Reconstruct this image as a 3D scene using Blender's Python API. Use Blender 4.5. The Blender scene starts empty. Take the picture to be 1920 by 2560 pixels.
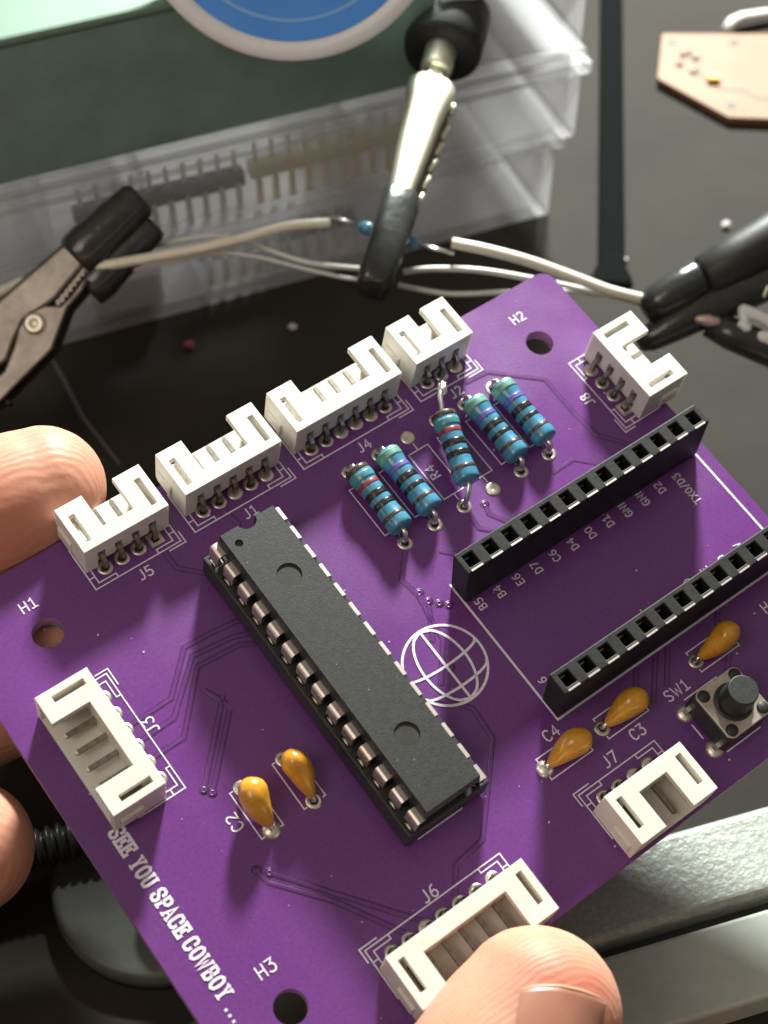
import bpy, bmesh, math, random
from mathutils import Vector, Matrix
random.seed(7)
MM = 0.001
scene = bpy.context.scene
COL = scene.collection
R = math.radians

# ------------------------------------------------------------------ camera, world, lamps
PITCH = R(50)
CAM = Vector((0, 0, 165.0))                      # millimetres above the desk
RIGHT = Vector((1, 0, 0))
DOWN = Vector((0, -math.sin(PITCH), -math.cos(PITCH)))
FWD = Vector((0, math.cos(PITCH), -math.sin(PITCH)))
FPX = 3948.934                                   # focal length in photo pixels (1920 wide)
cd = bpy.data.cameras.new('camera')
cam = bpy.data.objects.new('camera', cd); COL.objects.link(cam)
cam.matrix_world = Matrix(((RIGHT.x, -DOWN.x, -FWD.x, CAM.x * MM), (RIGHT.y, -DOWN.y, -FWD.y, CAM.y * MM),
                           (RIGHT.z, -DOWN.z, -FWD.z, CAM.z * MM), (0, 0, 0, 1)))
cd.sensor_fit = 'HORIZONTAL'; cd.sensor_width = 36.0; cd.lens = FPX / 1920 * 36.0
cd.clip_start = 0.005; cd.clip_end = 20
cd.dof.use_dof = True; cd.dof.focus_distance = 0.160; cd.dof.aperture_fstop = cd.lens / 1.75
scene.camera = cam
w = bpy.data.worlds.new('World'); scene.world = w; w.use_nodes = True
wn = w.node_tree.nodes; wl = w.node_tree.links
bg = wn['Background']; bg.inputs['Strength'].default_value = 0.35
tc = wn.new('ShaderNodeTexCoord'); sx = wn.new('ShaderNodeSeparateXYZ'); cr = wn.new('ShaderNodeValToRGB')
wl.new(tc.outputs['Generated'], sx.inputs[0]); wl.new(sx.outputs['Z'], cr.inputs[0]); wl.new(cr.outputs[0], bg.inputs['Color'])
cr.color_ramp.elements[0].position = 0.0; cr.color_ramp.elements[0].color = (.21, .17, .135, 1)
cr.color_ramp.elements[1].position = 1.0; cr.color_ramp.elements[1].color = (.95, .87, .76, 1)
def lamp(name, loc, target, size, power, color):
    ld = bpy.data.lights.new(name, 'AREA'); ld.shape = 'DISK'; ld.size = size * MM; ld.energy = power; ld.color = color
    o = bpy.data.objects.new(name, ld); COL.objects.link(o)
    o.location = Vector(loc) * MM
    o.rotation_euler = (Vector(target) - Vector(loc)).to_track_quat('-Z', 'Y').to_euler()
    return o
lamp('desk_lamp', (54, 506, 306), (8, 110, 30), 66, 8.6, (.96, 1.0, .95))
lamp('room_lamp', (-330, -260, 620), (0, 90, 20), 380, 1.5, (1.0, .88, .76))
scene.view_settings.view_transform = 'Standard'; scene.view_settings.look = 'None'
scene.view_settings.exposure = 0.0; scene.view_settings.gamma = 1.0
scene.cycles.max_bounces = 10; scene.cycles.transparent_max_bounces = 24
scene.cycles.use_denoising = True

# ------------------------------------------------------------------ frames
RB = ((0.79801208, -0.59135906, 0.11606539), (0.60173558, 0.77133897, -0.20724501), (0.03303045, 0.2352247, 0.9713796))
BO = Vector((-28.506511, 99.450986, 37.652993))
BM = Matrix([[RB[i][0], RB[i][1], RB[i][2], BO[i] * MM] for i in range(3)] + [[0, 0, 0, 1]])   # board frame -> world (metres)
def bw(x, y, z=0):                               # board millimetres -> world millimetres
    return BO + Matrix(RB) @ Vector((x, y, z))
def at(px, py, depth):                           # a point seen at a photo pixel, that many mm in front of the camera
    return CAM + (RIGHT * ((px - 960) / FPX) + DOWN * ((py - 1280) / FPX) + FWD) * depth
def desk(px, py, h=0.0):
    d = RIGHT * ((px - 960) / FPX) + DOWN * ((py - 1280) / FPX) + FWD
    return CAM + d * ((h - CAM.z) / d.z)
def local(x=0, y=0, z=0, rz=0, m=None):
    return (m or BM) @ Matrix.Translation(Vector((x, y, z)) * MM) @ Matrix.Rotation(R(rz), 4, 'Z')

# ------------------------------------------------------------------ materials
def mat(name, col, rough=.5, metal=0, spec=.5, noise=0, nscale=900, bump=0, bscale=2500, sss=0, ssr=(1, .35, .2), sscale=1.0, coat=0, col2=None, coords='Object', trans=0, detail=4):
    m = bpy.data.materials.new(name); m.use_nodes = True
    nt = m.node_tree; p = nt.nodes['Principled BSDF']
    p.inputs['Base Color'].default_value = (*col, 1); p.inputs['Roughness'].default_value = rough
    p.inputs['Metallic'].default_value = metal; p.inputs['Specular IOR Level'].default_value = spec
    p.inputs['Coat Weight'].default_value = coat; p.inputs['Coat Roughness'].default_value = .15
    if trans: p.inputs['Transmission Weight'].default_value = trans
    if sss:
        p.inputs['Subsurface Weight'].default_value = sss; p.inputs['Subsurface Radius'].default_value = ssr
        p.inputs['Subsurface Scale'].default_value = sscale * MM
    t = nt.nodes.new('ShaderNodeTexCoord')
    if noise or col2:
        n = nt.nodes.new('ShaderNodeTexNoise'); n.inputs['Scale'].default_value = nscale; n.inputs['Detail'].default_value = detail
        n.inputs['Roughness'].default_value = .65
        nt.links.new(t.outputs[coords], n.inputs['Vector'])
        r = nt.nodes.new('ShaderNodeValToRGB')
        c2 = col2 or tuple(c * (1 - noise) for c in col); c1 = col if col2 else tuple(min(1, c * (1 + noise)) for c in col)
        r.color_ramp.elements[0].position = .32; r.color_ramp.elements[0].color = (*c2, 1)
        r.color_ramp.elements[1].position = .68; r.color_ramp.elements[1].color = (*c1, 1)
        nt.links.new(n.outputs['Fac'], r.inputs[0]); nt.links.new(r.outputs[0], p.inputs['Base Color'])
    if bump:
        b = nt.nodes.new('ShaderNodeTexNoise'); b.inputs['Scale'].default_value = bscale; b.inputs['Detail'].default_value = 3
        nt.links.new(t.outputs[coords], b.inputs['Vector'])
        bn = nt.nodes.new('ShaderNodeBump'); bn.inputs['Strength'].default_value = 1; bn.inputs['Distance'].default_value = bump * MM
        nt.links.new(b.outputs['Fac'], bn.inputs['Height']); nt.links.new(bn.outputs[0], p.inputs['Normal'])
    return m
M = {}
M['mask'] = mat('purple_soldermask', (.138, .032, .194), .30, noise=.13, nscale=2600, bump=.012, bscale=3500, spec=.6)
M['trace'] = mat('purple_soldermask_over_copper', (.126, .030, .178), .28, noise=.15, nscale=1500, spec=.55)
M['gap'] = mat('purple_soldermask_over_bare_laminate', (.062, .020, .078), .34, noise=.2, nscale=1500, spec=.5)
M['edge'] = mat('board_edge_laminate', (.30, .16, .30), .6, noise=.2)
M['silk'] = mat('white_silkscreen_ink', (.74, .68, .76), .55, noise=.10, nscale=2600, bump=.006)
M['tin'] = mat('tinned_pad', (.72, .66, .58), .38, metal=.85, noise=.12, nscale=2500, bump=.02, bscale=1800)
M['lead'] = mat('tinned_wire', (.70, .68, .64), .3, metal=1, noise=.1, nscale=2000, bump=.01)
M['nylon'] = mat('ivory_nylon', (.74, .72, .66), .42, col2=(.69, .655, .57), nscale=260, bump=.02, bscale=1500, sss=.35, ssr=(1, .9, .7), sscale=.6)
M['pin'] = mat('connector_pin', (.30, .27, .23), .40, metal=1, noise=.2, nscale=1800)
M['strap'] = mat('matt_black_strap', (.006, .007, .007), .95, spec=.03)
M['epoxy'] = mat('chip_black_epoxy', (.0185, .0185, .0175), .58, noise=.5, nscale=2600, bump=.02, bscale=5200, spec=.5)
M['epoxy2'] = mat('chip_dimple_epoxy', (.022, .020, .018), .5, noise=.3, nscale=900, bump=.008)
M['black'] = mat('black_plastic', (.022, .022, .022), .5, noise=.3, nscale=1400, bump=.015)
M['header'] = mat('header_black_plastic', (.019, .019, .018), .6, spec=.25, noise=.35, nscale=1100, bump=.02, bscale=2500)
M['chipleg'] = mat('chip_leg_metal', (.66, .59, .54), .46, metal=1, noise=.1, nscale=1600)
M['resist'] = mat('resistor_blue_lacquer', (.052, .215, .335), .28, noise=.18, nscale=1100, coat=.5, bump=.02, bscale=900)
M['b_black'] = mat('band_black', (.012, .012, .014), .3, coat=.4)
M['b_brown'] = mat('band_brown', (.07, .035, .022), .3, coat=.4)
M['b_red'] = mat('band_red', (.27, .03, .035), .34, coat=.3)
M['b_violet'] = mat('band_violet', (.10, .095, .36), .34, coat=.4)
M['b_green'] = mat('band_yellow_over_blue', (.13, .30, .24), .34, coat=.3, noise=.2, nscale=900)
M['b_teal'] = mat('band_teal', (.07, .24, .28), .3, coat=.4, noise=.2, nscale=900)
M['cap'] = mat('amber_epoxy_drop', (.62, .305, .03), .24, noise=.22, nscale=700, coat=.3, sss=.6, ssr=(1, .5, .1), sscale=.8, bump=.10, bscale=520)
M['steelplate'] = mat('switch_plate_steel', (.56, .49, .40), .42, metal=.75, noise=.12, nscale=1300, bump=.01)
M['skin'] = mat('skin', (.60, .33, .225), .52, sss=.8, ssr=(1.0, .34, .16), sscale=2.0, col2=(.55, .25, .17), nscale=95, bump=.06, bscale=1100, spec=.28)
M['nail'] = mat('finger_nail', (.40, .18, .12), .34, sss=.6, ssr=(1.0, .45, .3), sscale=1.2, noise=.05, nscale=300, coat=.3)
M['nailtip'] = mat('nail_free_edge', (.62, .44, .33), .35, sss=.4, sscale=.6)
M['mat'] = mat('dark_rubber_mat', (.026, .022, .0175), .82, noise=.14, nscale=60, bump=.02, bscale=1500, spec=.22, detail=8)
M['rubber'] = mat('black_rubber_sleeve', (.028, .030, .029), .24, noise=.3, nscale=420, bump=.12, bscale=420, spec=.6)
M['steel'] = mat('nickel_plated_steel', (.17, .15, .13), .36, metal=1, noise=.25, nscale=260, bump=.01, bscale=800)
M['chrome'] = mat('bright_nickel', (1.0, .97, .78), .48, metal=1, noise=.04, nscale=300)
M['wire'] = mat('cream_wire_insulation', (.74, .71, .58), .35, noise=.06, nscale=600, bump=.01)
M['wire2'] = mat('white_wire_insulation', (.66, .66, .62), .35, noise=.06, nscale=600)
M['clear'] = mat('milky_clear_plastic', (.71, .70, .695), .3)
M['green'] = mat('dark_green_plastic', (.19, .29, .255), .42, noise=.12, nscale=120, bump=.01)
M['palegreen'] = mat('pale_green_plastic', (.16, .25, .19), .6, noise=.08, nscale=60)
M['blue'] = mat('blue_paper_label', (.09, .34, .95), .4, noise=.06, nscale=150)
M['lightblue'] = mat('light_blue_print', (.25, .52, .90), .4)
M['white'] = mat('white_plastic', (.82, .84, .85), .4, noise=.03, nscale=200)
M['copper'] = mat('bare_copper_laminate', (.185, .092, .043), .6, metal=.05, noise=.12, nscale=140, bump=.01)
M['copperdark'] = mat('milled_groove', (.07, .045, .028), .6)
M['yellow'] = mat('yellow_component', (.80, .52, .08), .35)
M['plate'] = mat('hammered_grey_metal', (.31, .33, .29), .48, metal=.15, noise=.18, nscale=1500, bump=.16, bscale=1250)
M['bar'] = mat('flat_grey_metal', (.40, .435, .385), .55, metal=.0, noise=.06, nscale=400, bump=.01)
M['greybase'] = mat('grey_painted_base', (.085, .09, .082), .5, noise=.15, nscale=200, bump=.02)
M['hose'] = mat('dark_ribbed_metal_hose', (.07, .07, .07), .35, metal=.5, noise=.2)
M['gold'] = mat('gold_plated_pin', (.85, .74, .42), .4, metal=.15)
M['palepin'] = mat('pale_pin', (.80, .78, .70), .4, metal=.1)
M['crumb'] = mat('crumb', (.50, .46, .44), .7)
M['redcrumb'] = mat('red_crumb', (.22, .04, .045), .7)
M['lint'] = mat('lint', (.55, .5, .52), .8)
M['paint'] = mat('white_paint', (.80, .80, .78), .4)
M['pinkcu'] = mat('pinkish_bare_metal', (.62, .45, .40), .45, metal=.5, noise=.2, nscale=500)
nt = M['skin'].node_tree; pr = nt.nodes['Principled BSDF']; t_ = nt.nodes.new('ShaderNodeTexCoord')
wv = nt.nodes.new('ShaderNodeTexWave'); wv.inputs['Scale'].default_value = 560; wv.inputs['Distortion'].default_value = 7; wv.inputs['Detail'].default_value = 2; wv.inputs['Detail Scale'].default_value = .35
mp = nt.nodes.new('ShaderNodeMapping'); mp.inputs['Rotation'].default_value = (.6, .3, 1.1)
nt.links.new(t_.outputs['Object'], mp.inputs[0]); nt.links.new(mp.outputs[0], wv.inputs['Vector'])
b2 = nt.nodes.new('ShaderNodeBump'); b2.inputs['Distance'].default_value = .035 * MM; b2.inputs['Strength'].default_value = .8
nt.links.new(wv.outputs['Fac'], b2.inputs['Height']); nt.links.new(pr.inputs['Normal'].links[0].from_socket, b2.inputs['Normal']); nt.links.new(b2.outputs[0], pr.inputs['Normal'])
nt = M['mask'].node_tree; pr = nt.nodes['Principled BSDF']; t_ = nt.nodes.new('ShaderNodeTexCoord'); nz = nt.nodes.new('ShaderNodeTexNoise'); nz.inputs['Scale'].default_value = 70; nz.inputs['Detail'].default_value = 6
r_ = nt.nodes.new('ShaderNodeMapRange'); r_.inputs['From Min'].default_value = .3; r_.inputs['From Max'].default_value = .7; r_.inputs['To Min'].default_value = .24; r_.inputs['To Max'].default_value = .44
nt.links.new(t_.outputs['Object'], nz.inputs['Vector']); nt.links.new(nz.outputs['Fac'], r_.inputs['Value']); nt.links.new(r_.outputs[0], pr.inputs['Roughness'])
# milky see-through plastic of the storage box
nt = M['clear'].node_tree; pr = nt.nodes['Principled BSDF']; tr = nt.nodes.new('ShaderNodeBsdfTransparent'); mx = nt.nodes.new('ShaderNodeMixShader')
tr.inputs[0].default_value = (.93, .93, .93, 1); lw = nt.nodes.new('ShaderNodeLayerWeight'); lw.inputs[0].default_value = .35
mr = nt.nodes.new('ShaderNodeMapRange'); mr.inputs['To Min'].default_value = .18; mr.inputs['To Max'].default_value = .70
nt.links.new(lw.outputs['Facing'], mr.inputs['Value']); nt.links.new(mr.outputs[0], mx.inputs[0])
tl = nt.nodes.new('ShaderNodeBsdfTranslucent'); tl.inputs[0].default_value = (.78, .77, .81, 1); m2 = nt.nodes.new('ShaderNodeMixShader'); m2.inputs[0].default_value = .45
nt.links.new(pr.outputs[0], m2.inputs[1]); nt.links.new(tl.outputs[0], m2.inputs[2])
nt.links.new(tr.outputs[0], mx.inputs[1]); nt.links.new(m2.outputs[0], mx.inputs[2]); nt.links.new(mx.outputs[0], nt.nodes['Material Output'].inputs[0])

# ------------------------------------------------------------------ mesh helpers (all lengths in mm)
class MB:
    def __init__(self): self.v = []; self.f = []
    def add(self, vs, fs):
        o = len(self.v); self.v += [tuple(p) for p in vs]; self.f += [tuple(i + o for i in q) for q in fs]; return self
    def box(self, x0, x1, y0, y1, z0, z1):
        return self.add([(x0, y0, z0), (x1, y0, z0), (x1, y1, z0), (x0, y1, z0), (x0, y0, z1), (x1, y0, z1), (x1, y1, z1), (x0, y1, z1)],
                        [(0, 3, 2, 1), (4, 5, 6, 7), (0, 1, 5, 4), (1, 2, 6, 5), (2, 3, 7, 6), (3, 0, 4, 7)])
    def prism(self, pts, z0, z1):
        n = len(pts)
        return self.add([(x, y, z0) for x, y in pts] + [(x, y, z1) for x, y in pts],
                        [tuple(range(n))[::-1], tuple(range(n, 2 * n))] + [(i, (i + 1) % n, n + (i + 1) % n, n + i) for i in range(n)])
    def cyl(self, x, y, r, z0, z1, n=24, r1=None):
        r1 = r if r1 is None else r1
        vs = [(x + r * math.cos(2 * math.pi * i / n), y + r * math.sin(2 * math.pi * i / n), z0) for i in range(n)]
        vs += [(x + r1 * math.cos(2 * math.pi * i / n), y + r1 * math.sin(2 * math.pi * i / n), z1) for i in range(n)]
        return self.add(vs, [tuple(range(n))[::-1], tuple(range(n, 2 * n))] + [(i, (i + 1) % n, n + (i + 1) % n, n + i) for i in range(n)])
    def ring(self, x, y, ri, ro, z0, z1, n=20, sq=1.0):
        vs = []
        for r, z in ((ri, z0), (ro, z0), (ro, z1), (ri, z1)):
            vs += [(x + r * math.cos(2 * math.pi * i / n), y + r * sq * math.sin(2 * math.pi * i / n), z) for i in range(n)]
        fs = []
        for k in range(4):
            a, b = k * n, ((k + 1) % 4) * n
            fs += [(a + i, a + (i + 1) % n, b + (i + 1) % n, b + i) for i in range(n)]
        return self.add(vs, fs)
    def tube(self, path, rad, n=10, cap=True, up=None, round_end=False, ratio=1.0, squ=0):
        P = [Vector(p) for p in path]; rr = list(rad) if hasattr(rad, '__len__') else [rad] * len(P)
        if round_end:
            d0 = (P[0] - P[1]).normalized(); d1 = (P[-1] - P[-2]).normalized()
            pre = [(P[0] + d0 * rr[0] * math.sin(a), rr[0] * math.cos(a)) for a in (1.5, 1.25, .95, .6, .3)]
            post = [(P[-1] + d1 * rr[-1] * math.sin(a), rr[-1] * math.cos(a)) for a in (.3, .6, .95, 1.25, 1.5)]
            P = [p for p, _ in pre] + P + [p for p, _ in post]; rr = [q for _, q in pre] + rr + [q for _, q in post]
        vs = []; prev = None
        for i, p in enumerate(P):
            t = (P[min(i + 1, len(P) - 1)] - P[max(i - 1, 0)]).normalized()
            if prev is None:
                u = Vector(up) if up else (Vector((0, 0, 1)) if abs(t.z) < .9 else Vector((1, 0, 0)))
            else: u = prev
            s = t.cross(u).normalized(); u = s.cross(t).normalized(); prev = u
            for k in range(n):
                a = 2 * math.pi * (k + .5) / n
                vs.append(p + s * (math.cos(a) * rr[i] * ratio) + u * (math.sin(a) * rr[i]))
        fs = [(i * n + k, i * n + (k + 1) % n, (i + 1) * n + (k + 1) % n, (i + 1) * n + k) for i in range(len(P) - 1) for k in range(n)]
        if cap: fs += [tuple(range(n))[::-1], tuple(range((len(P) - 1) * n, len(P) * n))]
        return self.add(vs, fs)
    def ribbon(self, pts, wd, z, h=0.0):
        """flat stroke with mitred corners; h>0 gives it sloping sides down to z-h"""
        P = [Vector((a, b)) for a, b in pts]; n = len(P); L = []; Rr = []; closed = (P[0] - P[-1]).length < 1e-6 and n > 3
        if closed: P = P[:-1]; n -= 1
        for i in range(n):
            a = P[i - 1] if (i or closed) else P[0]; b = P[(i + 1) % n] if (i < n - 1 or closed) else P[-1]
            d0 = (P[i] - a); d1 = (b - P[i])
            if d0.length < 1e-9: d0 = d1
            if d1.length < 1e-9: d1 = d0
            d0 = d0.normalized(); d1 = d1.normalized()
            t = (d0 + d1); t = t.normalized() if t.length > .2 else d0
            nrm = Vector((-t.y, t.x)); k = min(1.8, 1 / max(.4, abs(nrm.dot(Vector((-d0.y, d0.x))))))
            ex = Vector((0, 0))
            if not closed and h == 0:
                if i == 0: ex = -d1 * wd * .4
                if i == n - 1: ex = d0 * wd * .4
            L.append(P[i] + nrm * wd / 2 * k + ex); Rr.append(P[i] - nrm * wd / 2 * k + ex)
        m = n if closed else n - 1
        vs = [(*p, z) for p in L] + [(*p, z) for p in Rr]
        fs = [(n + i, n + (i + 1) % n, (i + 1) % n, i) for i in range(m)]
        if h:
            Lo = [l + (l - r).normalized() * h * 1.6 for l, r in zip(L, Rr)]; Ro = [r + (r - l).normalized() * h * 1.6 for l, r in zip(L, Rr)]
            vs += [(*p, z - h) for p in Lo] + [(*p, z - h) for p in Ro]
            fs += [(i, (i + 1) % n, 2 * n + (i + 1) % n, 2 * n + i) for i in range(m)] + [(3 * n + i, 3 * n + (i + 1) % n, n + (i + 1) % n, n + i) for i in range(m)]
        return self.add(vs, fs)
    def lathe(self, prof, n=24, axis='z', o=(0, 0, 0)):
        """prof: (radius, height) pairs; revolved about z, then optionally laid along y"""
        vs = []
        for r, h in prof:
            for k in range(n):
                a = 2 * math.pi * k / n; x, y, z = r * math.cos(a), r * math.sin(a), h
                vs.append((x + o[0], y + o[1], z + o[2]) if axis == 'z' else (x + o[0], z + o[1], -y + o[2]))
        fs = [(i * n + k, i * n + (k + 1) % n, (i + 1) * n + (k + 1) % n, (i + 1) * n + k) for i in range(len(prof) - 1) for k in range(n)]
        if prof[0][0] > 0: fs.append(tuple(range(n))[::-1])
        if prof[-1][0] > 0: fs.append(tuple(range((len(prof) - 1) * n, len(prof) * n)))
        return self.add(vs, fs)
    def grid(self, xs, ys, zs, occ):
        """solid made of the cells of an uneven grid for which occ(x, y, z) is true"""
        idx = {}
        def V(i, j, k):
            key = (i, j, k)
            if key not in idx: idx[key] = len(self.v); self.v.append((xs[i], ys[j], zs[k]))
            return idx[key]
        nx, ny, nz = len(xs) - 1, len(ys) - 1, len(zs) - 1
        O = lambda i, j, k: 0 <= i < nx and 0 <= j < ny and 0 <= k < nz and occ((xs[i] + xs[i + 1]) / 2, (ys[j] + ys[j + 1]) / 2, (zs[k] + zs[k + 1]) / 2)
        for i in range(nx):
            for j in range(ny):
                for k in range(nz):
                    if not O(i, j, k): continue
                    if not O(i - 1, j, k): self.f.append((V(i, j, k), V(i, j, k + 1), V(i, j + 1, k + 1), V(i, j + 1, k)))
                    if not O(i + 1, j, k): self.f.append((V(i + 1, j, k), V(i + 1, j + 1, k), V(i + 1, j + 1, k + 1), V(i + 1, j, k + 1)))
                    if not O(i, j - 1, k): self.f.append((V(i, j, k), V(i + 1, j, k), V(i + 1, j, k + 1), V(i, j, k + 1)))
                    if not O(i, j + 1, k): self.f.append((V(i, j + 1, k), V(i, j + 1, k + 1), V(i + 1, j + 1, k + 1), V(i + 1, j + 1, k)))
                    if not O(i, j, k - 1): self.f.append((V(i, j, k), V(i, j + 1, k), V(i + 1, j + 1, k), V(i + 1, j, k)))
                    if not O(i, j, k + 1): self.f.append((V(i, j, k + 1), V(i + 1, j, k + 1), V(i + 1, j + 1, k + 1), V(i, j + 1, k + 1)))
        return self
    def mesh(self, name, m, smooth=False, dissolve=False):
        me = bpy.data.meshes.new(name)
        me.from_pydata([(x * MM, y * MM, z * MM) for x, y, z in self.v], [], self.f); me.update()
        if dissolve:
            bm = bmesh.new(); bm.from_mesh(me)
            bmesh.ops.dissolve_limit(bm, angle_limit=.02, verts=bm.verts, edges=bm.edges); bm.to_mesh(me); bm.free()
        if m is not None: me.materials.append(m)
        if smooth:
            me.polygons.foreach_set('use_smooth', [True] * len(me.polygons))
        return me
    def build(self, name, m, parent=None, smooth=False, bevel=0, mw=None, dissolve=False, seg=2, label=None):
        o = bpy.data.objects.new(name, self.mesh(name, m, smooth, dissolve)); COL.objects.link(o)
        if parent is not None: o.parent = parent
        if mw is not None: o.matrix_world = mw
        if bevel: add_bevel(o, bevel, seg)
        if label: o['label'] = label
        return o
def add_bevel(o, wd, seg=2):
    b = o.modifiers.new('bevel', 'BEVEL'); b.width = wd * MM; b.segments = seg; b.limit_method = 'ANGLE'; b.angle_limit = R(35); b.harden_normals = False
def put(name, me, parent, loc=None, rz=0):
    o = bpy.data.objects.new(name, me); COL.objects.link(o); o.parent = parent
    if loc: o.location = Vector(loc) * MM
    if rz: o.rotation_euler = (0, 0, R(rz))
    return o
def tag(o, label, cat, group=None):
    o['label'] = label; o['category'] = cat
    if group: o['group'] = group
    return o
def thing(name, label, cat, mw, group=None):
    o = bpy.data.objects.new(name, None); COL.objects.link(o); o.matrix_world = mw; o.empty_display_size = .002
    return tag(o, label, cat, group)
def frame(origin, xdir, zhint):
    """matrix whose x axis runs along xdir, z near zhint, at origin (mm)"""
    x = Vector(xdir).normalized(); z = Vector(zhint); y = z.cross(x).normalized(); z = x.cross(y).normalized(); o = Vector(origin) * MM
    return Matrix(((x.x, y.x, z.x, o.x), (x.y, y.y, z.y, o.y), (x.z, y.z, z.z, o.z), (0, 0, 0, 1)))
def circ(x, y, r, n=28, a0=0, a1=360):
    return [(x + r * math.cos(R(a0 + (a1 - a0) * i / n)), y + r * math.sin(R(a0 + (a1 - a0) * i / n))) for i in range(n + 1)]

# ------------------------------------------------------------------ the setting: the desk
dm = MB().prism([(-900, -400), (900, -400), (900, 1200), (-900, 1200)], -4, 0).build('desk', M['mat'])
dm['kind'] = 'structure'

# ------------------------------------------------------------------ layout of the circuit board (board millimetres)
JW = {'J5': (0, 0, 0, 4), 'J1': (11.94, 0, 0, 5), 'J4': (25.83, 0, 0, 6), 'J2': (41.73, 0, 0, 3), 'J8': (58.78, -8.80, -90, 4),
      'J3': (-7.70, -22.03, 90, 6), 'J7': (33.36, -48.17, 180, 4), 'J6': (13.07, -48.20, 180, 7)}
XR, RP = 27.63, 3.995
YT, YB = -4.54, -14.70
def jpos(j, a, b):
    x, y, rz, n = JW[j]; c, s = math.cos(R(rz)), math.sin(R(rz))
    return (x + a * c - b * s, y + a * s + b * c)
CAPS = {'C4': (24.25, -42.50, 29.40, -42.50), 'C3': (31.85, -42.50, 36.95, -42.50), 'C5': (44.90, -42.45, 49.75, -42.45),
        'C2': (-1.62, -32.23, -1.62, -27.19), 'C1': (3.40, -32.16, 3.40, -27.07)}
HX, HY1, HY2 = 29.95, -22.55, -37.85
MOUNT = [(-8.52, -3.07), (56.07, -2.67), (-9.49, -46.70)]
SWP = [(40.10, -46.11), (40.06, -50.76)]
pad_holes = []
for j, (x, y, rz, n) in JW.items():
    for k in range(n): pad_holes.append((*jpos(j, 2 * k, 0), .40))
for k in range(6):
    pad_holes.append((XR + RP * k, YT, .42)); pad_holes.append((XR + RP * k, YB, .42))
for c in CAPS.values():
    pad_holes.append((c[0], c[1], .42)); pad_holes.append((c[2], c[3], .42))

# board plate with its real drill holes
X0, X1, Y0, Y1, TH = -17.0, 63.3, -54.6, 5.0, 1.6
def rounded(x0, x1, y0, y1, r, n=6):
    P = []
    for cx, cy, a in ((x1 - r, y1 - r, 0), (x0 + r, y1 - r, 90), (x0 + r, y0 + r, 180), (x1 - r, y0 + r, 270)):
        P += [(cx + r * math.cos(R(a + 90 * i / n)), cy + r * math.sin(R(a + 90 * i / n))) for i in range(n + 1)]
    return P
bm = bmesh.new()
def loop(pts):
    vs = [bm.verts.new((x * MM, y * MM, 0)) for x, y in pts]
    return [bm.edges.new((vs[i], vs[(i + 1) % len(vs)])) for i in range(len(vs))]
E_ = loop(rounded(X0, X1, Y0, Y1, 1.6))
for x, y in MOUNT: E_ += loop(circ(x, y, 1.62, 32)[:-1])
for x, y, r in pad_holes: E_ += loop(circ(x, y, r, 12)[:-1])
bmesh.ops.triangle_fill(bm, use_beauty=True, use_dissolve=False, edges=E_)
for f_ in bm.faces:
    if f_.normal.z < 0: f_.normal_flip()
ext = bmesh.ops.extrude_face_region(bm, geom=list(bm.faces))
bmesh.ops.translate(bm, verts=[g for g in ext['geom'] if isinstance(g, bmesh.types.BMVert)], vec=(0, 0, -TH * MM))
bmesh.ops.recalc_face_normals(bm, faces=bm.faces)
me = bpy.data.meshes.new('circuit_board'); bm.to_mesh(me); bm.free()
me.materials.append(M['mask']); me.materials.append(M['edge'])
for p_ in me.polygons:
    if abs(p_.normal.z) < .5: p_.material_index = 1
board = bpy.data.objects.new('circuit_board', me); COL.objects.link(board); board.matrix_world = BM
tag(board, 'purple circuit board with white printing, held at its corners by bare fingers', 'circuit board')

# pads
pad_me = MB().ring(0, 0, .40, .84, .004, .05, 22).mesh('solder_pad', M['tin'], True)
sq_me = MB().grid([-.78, -.4, .4, .78], [-.78, -.4, .4, .78], [.004, .045], lambda x, y, z: not (abs(x) < .4 and abs(y) < .4)).mesh('solder_pad', M['tin'])
blob_me = MB().lathe([(0.95, .004), (.93, .12), (.75, .32), (.45, .48), (0, .55)], 20).mesh('solder_pad', M['tin'], True)
full_me = MB().lathe([(.86, .004), (.84, .07), (.62, .13), (.3, .10), (0, .06)], 20).mesh('solder_pad', M['tin'], True)
for j, (x, y, rz, n) in JW.items():
    for k in range(n): put('solder_pad', sq_me if (k == n - 1 and j in ('J8', 'J5')) else (full_me if random.random() < .3 else pad_me), board, (*jpos(j, 2 * k, 0), 0), rz + 70 * random.random() * (k < n - 1))
for k in range(6):
    put('solder_pad', full_me if k == 2 else pad_me, board, (XR + RP * k, YT, 0))
    put('solder_pad', full_me if k == 3 else pad_me, board, (XR + RP * k, YB, 0))
for c in CAPS.values():
    put('solder_pad', blob_me if c is CAPS['C4'] or c is CAPS['C2'] else pad_me, board, (c[0], c[1], 0)); put('solder_pad', pad_me, board, (c[2], c[3], 0))
swpad_me = MB().lathe([(1.02, .004), (1.0, .10), (.85, .3), (.5, .45), (0, .5)], 22).mesh('solder_pad', M['tin'], True)
for p_ in SWP: put('solder_pad', swpad_me, board, (*p_, 0))

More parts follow.
